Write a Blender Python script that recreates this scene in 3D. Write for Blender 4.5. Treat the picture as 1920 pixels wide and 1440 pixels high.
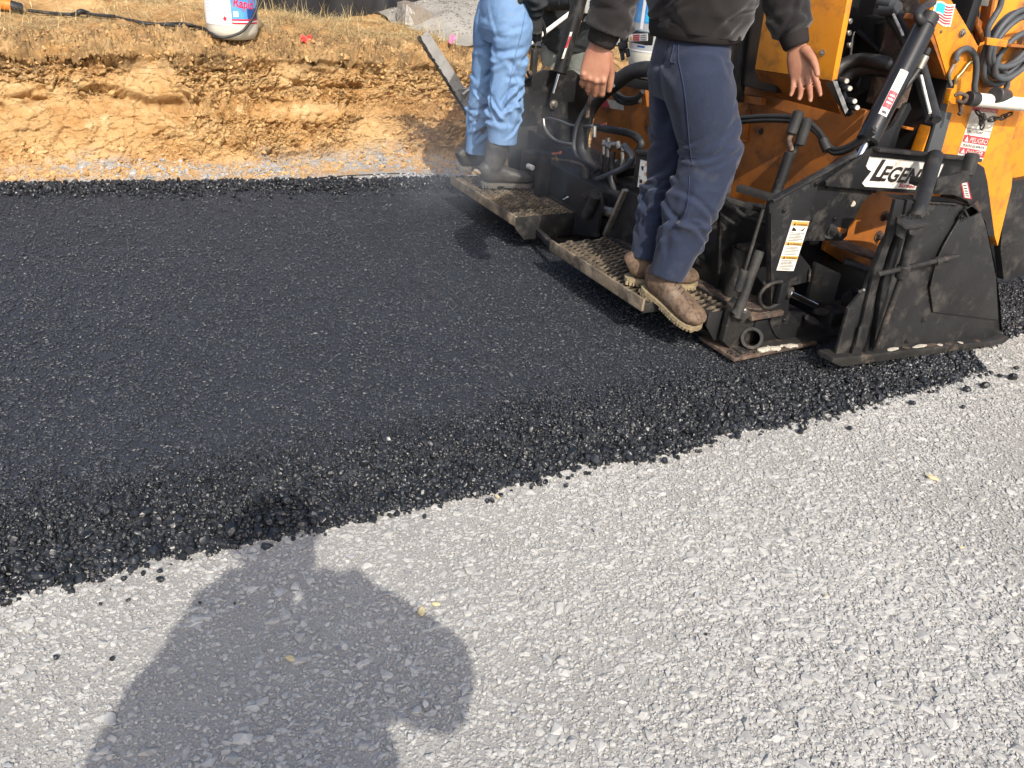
import bpy, bmesh, math, random
import numpy as np
from mathutils import Vector, Matrix, Euler
from mathutils import noise as mnoise

for o in list(bpy.data.objects):
    bpy.data.objects.remove(o, do_unlink=True)
random.seed(7)
RNG = np.random.default_rng(11)
R_ = math.radians
scene = bpy.context.scene
COL = scene.collection

# ------------------------------------------------------------------ camera
CAM_H, PITCH, ROLL, FPX = 1.5, R_(29.0), R_(4.5), 1450.0
fwd = np.array([0, math.cos(PITCH), -math.sin(PITCH)])
_r0 = np.array([1.0, 0, 0]); _u0 = np.cross(_r0, fwd)
cr = _r0*math.cos(ROLL) + _u0*math.sin(ROLL)
cu = -_r0*math.sin(ROLL) + _u0*math.cos(ROLL)
CPOS = np.array([0, 0, CAM_H])
cam = bpy.data.cameras.new('camera')
cam.sensor_width = 36.0
cam.lens = 36.0*FPX/1920.0
cam.clip_start = 0.01
cam.clip_end = 2000
camo = bpy.data.objects.new('camera', cam)
COL.objects.link(camo)
mw = Matrix.Identity(4)
for i in range(3):
    mw[i][0] = cr[i]; mw[i][1] = cu[i]; mw[i][2] = -fwd[i]; mw[i][3] = CPOS[i]
camo.matrix_world = mw
scene.camera = camo

# ------------------------------------------------------------------ sky, sun, exposure
SUN_EL, SUN_AZ = R_(40.0), R_(-19.5)          # light travels towards this azimuth (from +y, clockwise positive)
world = bpy.data.worlds.new('World'); scene.world = world; world.use_nodes = True
wn = world.node_tree.nodes; wl = world.node_tree.links
bgn = wn['Background']; bgn.inputs['Strength'].default_value = 0.15
sky = wn.new('ShaderNodeTexSky'); sky.sky_type = 'NISHITA'; sky.sun_disc = False
sky.sun_elevation = SUN_EL
sky.air_density = 1.0; sky.dust_density = 3.5; sky.ozone_density = 0.6
sky.sun_rotation = math.atan2(-math.sin(SUN_AZ), -math.cos(SUN_AZ))
wl.new(sky.outputs[0], bgn.inputs['Color'])
ldir = Vector((math.sin(SUN_AZ)*math.cos(SUN_EL), math.cos(SUN_AZ)*math.cos(SUN_EL), -math.sin(SUN_EL)))
sun = bpy.data.lights.new('sun', 'SUN'); sun.energy = 3.2; sun.angle = R_(0.53); sun.color = (1.0, 0.94, 0.84)
suno = bpy.data.objects.new('sun', sun); COL.objects.link(suno)
suno.rotation_euler = ldir.to_track_quat('-Z', 'Y').to_euler()
suno.location = (2, -5, 6)
scene.render.engine = 'CYCLES'
scene.view_settings.view_transform = 'Standard'
scene.view_settings.look = 'None'
scene.view_settings.exposure = 0.6
scene.view_settings.gamma = 1.0

# ------------------------------------------------------------------ frames of reference
YAW = R_(29.5)                                   # travel direction of the paver on the ground
TU = np.array([math.cos(YAW), math.sin(YAW), 0.0])
TV = np.array([-math.sin(YAW), math.cos(YAW), 0.0])
def M(u, v, z=0.0):
    return Vector(TU*u + TV*v + np.array([0, 0, z]))
def uv_of(p):
    p = np.array(p); return float(p @ TU), float(p @ TV)
def pray(x, y):
    return fwd + cr*((x-960)/FPX) - cu*((y-720)/FPX)
def PZ(x, y, z=0.0):                              # photo pixel -> point on the level plane z
    d = pray(x, y); return Vector(CPOS + d*((z-CAM_H)/d[2]))
def PU(x, y, u):                                  # photo pixel -> point on the upright plane across the travel direction
    d = pray(x, y); return Vector(CPOS + d*((u - CPOS @ TU)/(d @ TU)))
def PV(x, y, v):                                  # photo pixel -> point on the upright plane along the travel direction
    d = pray(x, y); return Vector(CPOS + d*((v - CPOS @ TV)/(d @ TV)))
EU, EV, EZ = Vector(TU), Vector(TV), Vector((0, 0, 1))

# ------------------------------------------------------------------ numpy noise
def _h(ix, iy, iz, s):
    n = (ix*374761393 + iy*668265263 + iz*2147483647 + s*144269504) & 0xffffffff
    n = ((n ^ (n >> 13))*1274126177) & 0xffffffff
    n = ((n ^ (n >> 16))*2246822519) & 0xffffffff
    return ((n ^ (n >> 15)) & 0xffffff)/float(0xffffff)
def vnoise(x, y, z=0.0, s=0):
    x, y, z = np.broadcast_arrays(np.asarray(x, float), np.asarray(y, float), np.asarray(z, float))
    ix, iy, iz = np.floor(x).astype(np.int64), np.floor(y).astype(np.int64), np.floor(z).astype(np.int64)
    fx, fy, fz = x-ix, y-iy, z-iz
    fx, fy, fz = [f*f*f*(f*(f*6-15)+10) for f in (fx, fy, fz)]
    r = 0
    for a in (0, 1):
        for b in (0, 1):
            for c in (0, 1):
                w = (fx if a else 1-fx)*(fy if b else 1-fy)*(fz if c else 1-fz)
                r = r + w*_h(ix+a, iy+b, iz+c, s)
    return r*2-1
def fbm(x, y, z=0.0, o=4, s=0, g=0.5):
    r, a, f = 0, 1.0, 1.0
    for i in range(o):
        r = r + a*vnoise(np.asarray(x)*f, np.asarray(y)*f, np.asarray(z)*f, s+i*17); a *= g; f *= 2.03
    return r
def worley(x, y, s=0):
    x, y = np.asarray(x, float), np.asarray(y, float)
    ix, iy = np.floor(x).astype(np.int64), np.floor(y).astype(np.int64)
    f1 = np.full(x.shape, 9.0); f2 = np.full(x.shape, 9.0); cid = np.zeros(x.shape)
    for a in (-1, 0, 1):
        for b in (-1, 0, 1):
            px = ix+a+_h(ix+a, iy+b, 0*ix, s); py = iy+b+_h(ix+a, iy+b, 0*ix+1, s)
            d = np.hypot(px-x, py-y)
            m = d < f1
            f2 = np.where(m, f1, np.minimum(f2, d)); cid = np.where(m, _h(ix+a, iy+b, 0*ix+2, s), cid); f1 = np.where(m, d, f1)
    return f1, f2, cid
def sstep(a, b, x):
    t = np.clip((np.asarray(x, float)-a)/(b-a), 0, 1); return t*t*(3-2*t)

# ------------------------------------------------------------------ object helpers
OFF = {}
def tag(o, label=None, cat=None, group=None, kind=None):
    if label: o['label'] = label
    if cat: o['category'] = cat
    if group: o['group'] = group
    if kind: o['kind'] = kind
    return o
def thing(name, label, cat, loc=(0, 0, 0), group=None):
    o = bpy.data.objects.new(name, None); COL.objects.link(o); o.location = loc
    o.empty_display_size = 0.1
    OFF[o.name] = Vector(loc)
    return tag(o, label, cat, group)
def link(name, me, m=None, parent=None, smooth=False, base=None):
    o = bpy.data.objects.new(name, me); COL.objects.link(o)
    off = OFF[parent.name] if parent is not None else Vector(base or (0, 0, 0))
    if off.length > 0: me.transform(Matrix.Translation(-off))
    if parent is not None: o.parent = parent
    else: o.location = off
    OFF[o.name] = off
    if m is not None:
        for mm in (m if isinstance(m, (list, tuple)) else [m]): me.materials.append(mm)
    if smooth: me.polygons.foreach_set('use_smooth', [True]*len(me.polygons))
    me.update()
    return o
def mesh(name, v, f, m=None, parent=None, smooth=False, base=None):
    me = bpy.data.meshes.new(name)
    if isinstance(v, np.ndarray): v = v.tolist()
    if isinstance(f, np.ndarray): f = f.tolist()
    me.from_pydata([tuple(p) for p in v], [], f); me.validate()
    return link(name, me, m, parent, smooth, base)
def bmobj(name, bm, m=None, parent=None, smooth=False, base=None, sharp=None):
    me = bpy.data.meshes.new(name)
    bmesh.ops.recalc_face_normals(bm, faces=bm.faces[:])
    bm.to_mesh(me); bm.free()
    o = link(name, me, m, parent, smooth, base)
    if sharp is not None: me.set_sharp_from_angle(angle=R_(sharp))
    return o
def bev(bm, r, seg=1, ang=25):
    if r <= 0: return
    es = [e for e in bm.edges if len(e.link_faces) == 2 and e.calc_face_angle(0) > R_(ang)]
    if es: bmesh.ops.bevel(bm, geom=es, offset=r, segments=seg, profile=0.6, affect='EDGES', clamp_overlap=True)
def add_prism(bm, pts, ext):
    ext = Vector(ext)
    a = [bm.verts.new(Vector(p)) for p in pts]; b = [bm.verts.new(Vector(p)+ext) for p in pts]
    n = len(a)
    bm.faces.new(a); bm.faces.new(b[::-1])
    for i in range(n): bm.faces.new((a[i], b[i], b[(i+1) % n], a[(i+1) % n]))
def plate(name, pts, ext, m, parent, bevel=0.003, base=None):
    bm = bmesh.new(); add_prism(bm, pts, ext); bmesh.ops.recalc_face_normals(bm, faces=bm.faces[:]); bev(bm, bevel, 2, 40)
    o = bmobj(name, bm, m, parent, True, base, sharp=35); return o
def add_box(bm, c, ax, dims):
    c = Vector(c); ax = [Vector(a).normalized() for a in ax]
    vs = []
    for sx in (-.5, .5):
        for sy in (-.5, .5):
            for sz in (-.5, .5):
                vs.append(bm.verts.new(c+ax[0]*dims[0]*sx+ax[1]*dims[1]*sy+ax[2]*dims[2]*sz))
    for q in ((0, 1, 3, 2), (4, 6, 7, 5), (0, 4, 5, 1), (2, 3, 7, 6), (0, 2, 6, 4), (1, 5, 7, 3)):
        bm.faces.new([vs[i] for i in q])
def box(name, c, dims, m, parent, ax=None, bevel=0.004, base=None):
    bm = bmesh.new(); add_box(bm, c, ax or (EU, EV, EZ), dims); bmesh.ops.recalc_face_normals(bm, faces=bm.faces[:]); bev(bm, bevel, 2)
    return bmobj(name, bm, m, parent, True, base, sharp=35)
def bar(name, a, b, w, h, m, parent, up=(0, 0, 1), bevel=0.003):
    a, b = Vector(a), Vector(b); d = (b-a); L = d.length; d.normalize()
    s = d.cross(Vector(up)).normalized(); t = s.cross(d).normalized()
    return box(name, (a+b)/2, (L, w, h), m, parent, (d, s, t), bevel)
def spline(pts, n=8):
    pts = [Vector(p) for p in pts]
    if len(pts) < 3: return pts
    q = [pts[0]*2-pts[1]]+pts+[pts[-1]*2-pts[-2]]; out = []
    for i in range(1, len(q)-2):
        p0, p1, p2, p3 = q[i-1:i+3]
        for k in range(n):
            t = k/n
            out.append(0.5*((2*p1)+(p2-p0)*t+(2*p0-5*p1+4*p2-p3)*t*t+(3*p1-p0-3*p2+p3)*t**3))
    out.append(pts[-1]); return out
def frames(path, ref=None):
    T = []
    for i in range(len(path)):
        a = path[max(i-1, 0)]; b = path[min(i+1, len(path)-1)]
        T.append((b-a).normalized())
    r = Vector(ref) if ref else (Vector((0, 0, 1)) if abs(T[0].z) < 0.9 else Vector((1, 0, 0)))
    N = []
    for t in T:
        r = (r - t*r.dot(t))
        if r.length < 1e-6: r = t.orthogonal()
        r.normalize(); N.append((r.copy(), t.cross(r)))
    return T, N
def add_tube(bm, path, rad, seg=10, cap=True):
    path = [Vector(p) for p in path]; T, N = frames(path)
    rings = []
    for i, p in enumerate(path):
        r = rad[i] if isinstance(rad, (list, tuple)) else rad
        a, b = N[i]
        rings.append([bm.verts.new(p+a*r*math.cos(2*math.pi*k/seg)+b*r*math.sin(2*math.pi*k/seg)) for k in range(seg)])
    for i in range(len(rings)-1):
        for k in range(seg):
            bm.faces.new((rings[i][k], rings[i][(k+1) % seg], rings[i+1][(k+1) % seg], rings[i+1][k]))
    if cap: bm.faces.new(rings[0][::-1]); bm.faces.new(rings[-1])
    return rings
def tube(name, pts, r, m, parent, seg=10, smooth_n=0, base=None):
    bm = bmesh.new(); path = spline(pts, smooth_n) if smooth_n else pts
    add_tube(bm, path, r, seg); return bmobj(name, bm, m, parent, True, base, sharp=50)
def rod(name, a, b, r, m, parent, seg=16, bevel=0.0):
    bm = bmesh.new(); a, b = Vector(a), Vector(b); d = (b-a).normalized()
    e = bevel if bevel else min(0.003, r*0.2)
    add_tube(bm, [a, a+d*e, b-d*e, b], [r-e, r, r, r-e], seg); return bmobj(name, bm, m, parent, True, sharp=35)
def pipe(name, a, b, ro, ri, m, parent, seg=24):          # open tube with wall thickness
    bm = bmesh.new(); a, b = Vector(a), Vector(b)
    _, N = frames([a, b]); rr = []
    for p, r in ((a, ro), (b, ro), (b, ri), (a, ri)):
        rr.append([bm.verts.new(p+N[0][0]*r*math.cos(2*math.pi*k/seg)+N[0][1]*r*math.sin(2*math.pi*k/seg)) for k in range(seg)])
    for i in range(4):
        for k in range(seg): bm.faces.new((rr[i][k], rr[i][(k+1) % seg], rr[(i+1) % 4][(k+1) % seg], rr[(i+1) % 4][k]))
    return bmobj(name, bm, m, parent, True, sharp=40)
def bolt(name, p, n, r, m, parent, h=None):
    h = h or r*0.8; bm = bmesh.new(); n = Vector(n).normalized(); p = Vector(p)
    add_tube(bm, [p, p+n*0.0025], r*1.5, 16); add_tube(bm, [p+n*0.0025, p+n*(h*0.85), p+n*h], [r, r, r*0.85], 6)
    add_tube(bm, [p+n*h, p+n*(h*1.6)], r*0.5, 10)
    return bmobj(name, bm, m, parent, True, sharp=30)
def text(name, s, org, xd, yd, size, m, parent, depth=0.0012, shear=0.0, bold=0.0, sx=1.0, spacing=1.0, align='LEFT'):
    cu_ = bpy.data.curves.new(name, 'FONT'); cu_.body = s; cu_.size = 1.0; cu_.shear = shear; cu_.offset = bold
    cu_.extrude = 0.0; cu_.space_character = spacing; cu_.align_x = align; cu_.resolution_u = 3
    to = bpy.data.objects.new(name+'_tmp', cu_); COL.objects.link(to)
    dg = bpy.context.evaluated_depsgraph_get(); me = bpy.data.meshes.new_from_object(to.evaluated_get(dg))
    bpy.data.objects.remove(to, do_unlink=True); bpy.data.curves.remove(cu_)
    xd, yd = Vector(xd).normalized(), Vector(yd).normalized(); zd = xd.cross(yd)
    mm = Matrix((( *(xd*size*sx),), (*(yd*size),), (*zd,))).transposed().to_4x4()
    mm.translation = Vector(org)+zd*depth
    me.transform(mm); me.materials.clear()
    me.name = name
    return link(name, me, m, parent)

# ------------------------------------------------------------------ materials
def mat(name, col, rough=0.6, metal=0.0, var=None, vscale=8.0, dirt=None, dscale=14.0, damt=0.5, bump=0.0, bscale=60.0,
        spec=0.5, rvar=0.0, coat=0.0, ao=None, obj_rand=0.0, fine=None, detail=6, stretch=None, sheen=0.0):
    m = bpy.data.materials.new(name); m.use_nodes = True
    nt = m.node_tree; N, L = nt.nodes, nt.links; b = N['Principled BSDF']
    b.inputs['Roughness'].default_value = rough; b.inputs['Metallic'].default_value = metal
    b.inputs['Specular IOR Level'].default_value = spec
    if coat: b.inputs['Coat Weight'].default_value = coat; b.inputs['Coat Roughness'].default_value = 0.25
    if sheen: b.inputs['Sheen Weight'].default_value = sheen; b.inputs['Sheen Roughness'].default_value = 0.5
    tc = N.new('ShaderNodeTexCoord'); src = tc.outputs['Object']
    if stretch:
        mp = N.new('ShaderNodeMapping'); mp.inputs['Scale'].default_value = stretch; L.new(src, mp.inputs[0]); src = mp.outputs[0]
    def nz(sc, det=detail, ro=0.6):
        n = N.new('ShaderNodeTexNoise'); n.inputs['Scale'].default_value = sc; n.inputs['Detail'].default_value = det
        n.inputs['Roughness'].default_value = ro; L.new(src, n.inputs['Vector']); return n.outputs[0]
    def ramp(v, p0, p1):
        r = N.new('ShaderNodeMapRange'); r.inputs[1].default_value = p0; r.inputs[2].default_value = p1; L.new(v, r.inputs[0]); return r.outputs[0]
    def mix(f, a, c):
        x = N.new('ShaderNodeMix'); x.data_type = 'RGBA'
        if isinstance(f, float): x.inputs[0].default_value = f
        else: L.new(f, x.inputs[0])
        for i, q in ((6, a), (7, c)):
            if isinstance(q, tuple): x.inputs[i].default_value = (*q, 1)
            else: L.new(q, x.inputs[i])
        return x.outputs[2]
    cur = tuple(col)
    if var: cur = mix(ramp(nz(vscale), 0.35, 0.65), cur, tuple(var))
    if fine: cur = mix(ramp(nz(fine[1], 3), 0.45, 0.7), cur, tuple(fine[0]))
    if dirt:
        d = ramp(nz(dscale, 8, 0.7), 0.62-damt*0.35, 0.78-damt*0.2); cur = mix(d, cur, tuple(dirt))
        rr = N.new('ShaderNodeMix'); rr.inputs[2].default_value = rough; rr.inputs[3].default_value = 0.9; L.new(d, rr.inputs[0]); L.new(rr.outputs[0], b.inputs['Roughness'])
    elif rvar:
        L.new(ramp(nz(vscale*2.3), 0.2, 0.8), N.new('ShaderNodeMath').inputs[0])
        ma = N[-1] if False else [q for q in N if q.type == 'MATH'][-1]
        ma.operation = 'MULTIPLY_ADD'; ma.inputs[1].default_value = rvar; ma.inputs[2].default_value = rough-rvar/2
        L.new(ma.outputs[0], b.inputs['Roughness'])
    if obj_rand:
        oi = N.new('ShaderNodeObjectInfo'); hs = N.new('ShaderNodeHueSaturation')
        ma2 = N.new('ShaderNodeMath'); ma2.operation = 'MULTIPLY_ADD'; ma2.inputs[1].default_value = 2*obj_rand; ma2.inputs[2].default_value = 1-obj_rand
        L.new(oi.outputs['Random'], ma2.inputs[0]); L.new(ma2.outputs[0], hs.inputs['Value'])
        if isinstance(cur, tuple): hs.inputs['Color'].default_value = (*cur, 1)
        else: L.new(cur, hs.inputs['Color'])
        cur = hs.outputs[0]
    if isinstance(cur, tuple): b.inputs['Base Color'].default_value = (*cur, 1)
    else: L.new(cur, b.inputs['Base Color'])
    if bump:
        bp = N.new('ShaderNodeBump'); bp.inputs['Strength'].default_value = 1.0; bp.inputs['Distance'].default_value = bump
        L.new(nz(bscale, 6, 0.65), bp.inputs['Height']); L.new(bp.outputs[0], b.inputs['Normal'])
    return m

# ------------------------------------------------------------------ instance scatter (uncountable stuff only)
def rock_set(name, n, m, flat=0.55, npts=14, smooth=False, seed=0, jit=0.25):
    c = bpy.data.collections.new(name); rg = np.random.default_rng(seed+100)
    for i in range(n):
        bm = bmesh.new()
        p = rg.normal(size=(npts, 3)); p /= np.linalg.norm(p, axis=1)[:, None]; p *= (1-jit*rg.random((npts, 1)))
        p *= np.array([1.0, 0.62+0.3*rg.random(), flat*(0.7+0.6*rg.random())])*0.5
        vs = [bm.verts.new(q) for q in p]
        r = bmesh.ops.convex_hull(bm, input=vs)
        bmesh.ops.delete(bm, geom=[v for v in bm.verts if not v.link_faces], context='VERTS')
        if smooth:
            bmesh.ops.subdivide_edges(bm, edges=bm.edges[:], cuts=1, smooth=0.45)
            for v in bm.verts: v.co += Vector([mnoise.noise(v.co*4.5+Vector((i*3.1+9*k, 0, 0))) for k in range(3)])*0.09
        me = bpy.data.meshes.new(name); bmesh.ops.recalc_face_normals(bm, faces=bm.faces[:]); bm.to_mesh(me); bm.free()
        if smooth == 'soft': me.polygons.foreach_set('use_smooth', [True]*len(me.polygons))
        me.materials.append(m)
        o = bpy.data.objects.new(name+'_piece', me); c.objects.link(o)
    return c
def scatter(name, P, Rt, S, coll, label, cat, parent=None, kind='stuff'):
    n = len(P); me = bpy.data.meshes.new(name); me.vertices.add(n)
    me.vertices.foreach_set('co', np.asarray(P, np.float32).ravel())
    for nm, A in (('rot', Rt), ('scl', S)):
        at = me.attributes.new(nm, 'FLOAT_VECTOR', 'POINT'); at.data.foreach_set('vector', np.asarray(A, np.float32).ravel())
    at = me.attributes.new('idx', 'INT', 'POINT'); at.data.foreach_set('value', RNG.integers(0, len(coll.objects), n).astype(np.int32))
    o = bpy.data.objects.new(name, me); COL.objects.link(o)
    if parent: o.parent = parent
    ng = bpy.data.node_groups.new(name+'_scatter', 'GeometryNodeTree')
    ng.interface.new_socket('Geometry', in_out='INPUT', socket_type='NodeSocketGeometry')
    ng.interface.new_socket('Geometry', in_out='OUTPUT', socket_type='NodeSocketGeometry')
    N, L = ng.nodes, ng.links
    gi, go = N.new('NodeGroupInput'), N.new('NodeGroupOutput')
    ip = N.new('GeometryNodeInstanceOnPoints'); ci = N.new('GeometryNodeCollectionInfo')
    ci.inputs['Collection'].default_value = coll; ci.inputs['Separate Children'].default_value = True; ci.inputs['Reset Children'].default_value = True
    ip.inputs['Pick Instance'].default_value = True
    def na(nm, dt):
        q = N.new('GeometryNodeInputNamedAttribute'); q.data_type = dt; q.inputs['Name'].default_value = nm; return q.outputs['Attribute']
    er = N.new('FunctionNodeEulerToRotation'); L.new(na('rot', 'FLOAT_VECTOR'), er.inputs[0])
    L.new(gi.outputs[0], ip.inputs['Points']); L.new(ci.outputs[0], ip.inputs['Instance'])
    L.new(na('idx', 'INT'), ip.inputs['Instance Index']); L.new(er.outputs[0], ip.inputs['Rotation']); L.new(na('scl', 'FLOAT_VECTOR'), ip.inputs['Scale'])
    L.new(ip.outputs[0], go.inputs[0])
    md = o.modifiers.new('scatter', 'NODES'); md.node_group = ng
    tag(o, label, cat, kind=kind)
    return o
def uvw(u, v, z):
    u, v, z = np.broadcast_arrays(np.asarray(u, float), np.asarray(v, float), np.asarray(z, float))
    return u[:, None]*TU + v[:, None]*TV + z[:, None]*np.array([0, 0, 1.0])
def rnd_rot(n, tilt):
    return np.stack([RNG.normal(0, tilt, n), RNG.normal(0, tilt, n), RNG.uniform(0, 6.283, n)], 1)
def in_view(P, mx=260):
    q = P - CPOS; w = q @ fwd; w = np.where(w < 0.05, 0.05, w)
    x = 960+FPX*(q @ cr)/w; y = 720-FPX*(q @ cu)/w
    return (x > -mx) & (x < 1920+mx) & (y > -mx) & (y < 1440+mx) & ((q @ fwd) > 0.05)
# ================================================================== THE GROUND
MAT_gravel_base = mat('crushed_stone_dust', (0.365, 0.355, 0.335), 0.9, var=(0.31, 0.30, 0.285), vscale=2.2, fine=((0.23, 0.22, 0.205), 180), bump=0.004, bscale=140, spec=0.2)
MAT_gravel = mat('crushed_limestone', (0.385, 0.38, 0.362), 0.9, var=(0.325, 0.32, 0.307), vscale=3, spec=0.2, obj_rand=0.15, bump=0.0006, bscale=4)
MAT_gravel_dark = mat('grey_slate_stone', (0.27, 0.28, 0.29), 0.8, var=(0.36, 0.36, 0.36), vscale=3, spec=0.3, obj_rand=0.3)
MAT_asphalt = mat('fresh_asphalt', (0.027, 0.030, 0.0375), 0.48, var=(0.032, 0.0355, 0.044), vscale=3, bump=0.006, bscale=110, spec=0.5)
MAT_asphalt_top = mat('compacted_bitumen_stone', (0.027, 0.030, 0.0375), 0.45, obj_rand=0.35, spec=0.55, rvar=0.25, vscale=4)
MAT_asphalt_stone = mat('bitumen_coated_stone', (0.0125, 0.0142, 0.0178), 0.36, obj_rand=0.5, spec=0.55, bump=0.0009, bscale=5, rvar=0.35, vscale=4)

def v_toe(u):
    u = np.asarray(u, float)
    e = 1.845-0.047*(u+0.4)+0.003*(u+0.4)**2 + 0.022*fbm(u*3.1, 3.3, 0, 4, 5) + 0.012*vnoise(u*17, 1.2, 0, 6)
    return e + 0.20*sstep(3.42, 3.6, u) + 0.06*sstep(3.05, 3.4, u)
def v_far(u):
    u = np.asarray(u, float)
    return 5.60-0.165*(u+0.55) + 0.018*fbm(u*2.7, 9.3, 0, 3, 15)
MAT_H = 0.072
def mat_z(u, v):
    a = np.asarray(v)-v_toe(u); b = v_far(u)-np.asarray(v)
    z = MAT_H*sstep(-0.02, 0.21, a)*sstep(-0.01, 0.09, b)
    z = z+0.012*sstep(-0.0, .05, b)*sstep(.16, .07, b)
    return z

def ground_z(u, v):
    return 0.006*fbm(np.asarray(u)*1.3, np.asarray(v)*1.3, 0, 3, 3)

# ground sheet (reaches the horizon), finer near the work
def axis_vals(fine0, fine1, step, lo, hi, k=1.35):
    a = list(np.arange(fine0, fine1+1e-6, step)); s = step
    while a[-1] < hi: s *= k; a.append(a[-1]+s)
    s = step
    while a[0] > lo: s *= k; a.insert(0, a[0]-s)
    return np.array(a)
def grid_faces(nx, ny):
    i = np.arange((nx-1)*(ny-1)); r, c = i//(ny-1), i % (ny-1); a = r*ny+c
    return np.stack([a, a+ny, a+ny+1, a+1], 1)
gu = axis_vals(-1.5, 5.0, 0.05, -400, 400); gv = axis_vals(0.0, 6.2, 0.05, -400, 400)
A, B = np.meshgrid(gu, gv, indexing='ij'); A, B = A.ravel(), B.ravel()
near = (np.abs(A) < 12) & (np.abs(B) < 12)
P = uvw(A, B, np.where(near, ground_z(A, B)-0.012, -0.012))
go = mesh('ground', P, grid_faces(len(gu), len(gv)), MAT_gravel_base, smooth=True)
tag(go, kind='structure')

# crushed stone lying on it
def add_gravel():
    u = RNG.uniform(-2.6, 6.6, 1050000); v = RNG.uniform(-1.0, 3.0, 1050000)
    a = v-v_toe(u)
    keep = (a < 0.03)
    u, v = u[keep], v[keep]
    P = uvw(u, v, 0*u); k = in_view(P, 110) | ((RNG.random(len(u)) < 0.33) & in_view(P, 1500)); u, v = u[k], v[k]
    n = len(u)
    # patches with more fines: small stones, patches with more clean stone
    patch = fbm(u*1.1, v*1.1, 0, 3, 44)
    s = np.exp(RNG.normal(math.log(0.0084), 0.55, n))*(1+0.25*patch)
    big = RNG.random(n) < 0.004
    s = np.where(big, RNG.uniform(0.022, 0.045, n), s)
    s = np.clip(s, 0.004, 0.05)
    dens = np.clip(0.78+0.4*patch, 0.35, 1.0)
    k = (RNG.random(n) < dens) | big; u, v, s = u[k], v[k], s[k]; n = len(u)
    S = np.stack([s*RNG.uniform(0.95, 1.28, n), s*RNG.uniform(0.85, 1.12, n), s*RNG.uniform(0.6, 1.0, n)], 1)
    z = ground_z(u, v)-0.012+0.10*S[:, 2]-np.where(S[:, 2] > 0.014, 0.12*S[:, 2], 0)+RNG.uniform(-0.0008, 0.002, n)
    scatter('gravel', uvw(u, v, z), rnd_rot(n, 0.13), S, rock_set('limestone', 18, MAT_gravel, 0.5, 16, seed=1),
            'pale grey crushed stone spread over the ground beside the asphalt', 'gravel')
    # darker slate chips
    n = 900
    u = RNG.uniform(-1.0, 5.0, n); v = RNG.uniform(-0.2, 2.0, n); k = v < v_toe(u)-0.05; u, v = u[k], v[k]; n = len(u)
    s = RNG.uniform(0.006, 0.022, n); S = np.stack([s*1.3, s, s*0.8], 1)
    scatter('slate_chips', uvw(u, v, ground_z(u, v)-0.008+0.2*S[:, 2]), rnd_rot(n, 0.2), S, rock_set('slate', 8, MAT_gravel_dark, 0.45, 14, seed=2),
            'darker slate chips mixed into the pale crushed stone', 'gravel')
add_gravel()
# a few clay-coloured crumbs in the crushed stone
MAT_clay_crumb = mat('dry_clay_crumb', (0.54, 0.45, 0.27), 0.95, var=(0.46, 0.38, 0.23), vscale=30, spec=0.1, obj_rand=0.15)

# ================================================================== THE ASPHALT MAT
mu = axis_vals(-1.6, 4.9, 0.022, -30, 4.9); mu = mu[mu <= 4.9]
w = np.concatenate([np.linspace(-0.03, 0.34, 20), 0.34+(1-np.cos(np.linspace(0, math.pi/2, 90)))*0 + np.linspace(0, 1, 90)[0:]*0])[:20]
tt = np.concatenate([w, np.linspace(0.345, 1.0, 110)[1:]])
UU = np.repeat(mu[:, None], len(tt), 1)
vt, vf = v_toe(mu)[:, None], v_far(mu)[:, None]
span = vf-vt
fr = np.linspace(0, 1, 110)[None, :]
near_off = np.concatenate([np.linspace(-0.03, 0.36, 26)])[None, :]
VVn = vt+near_off
VVf = (vt+0.36)+(vf+0.02-vt-0.36)*np.concatenate([np.linspace(0, 0.93, 90), np.linspace(0.935, 1, 22)])[None, 1:]
VV = np.concatenate([VVn, VVf], 1); nv = VV.shape[1]; UU = np.repeat(mu[:, None], nv, 1)
Z = mat_z(UU, VV)-0.014
rough = sstep(0.5, 0.05, VV-vt)
near_ = np.abs(UU) < 6
Z = Z + np.where(near_, 0.0008*fbm(UU*5, VV*5, 0, 3, 61) + 0.0035*fbm(UU*60, VV*60, 0, 2, 62)*(0.2+rough) + 0.008*rough*fbm(UU*22, VV*22, 0, 3, 63), 0)
ao = mesh('asphalt_mat', uvw(UU.ravel(), VV.ravel(), Z.ravel()), grid_faces(len(mu), nv), MAT_asphalt, smooth=True)
tag(ao, kind='structure')

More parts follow.
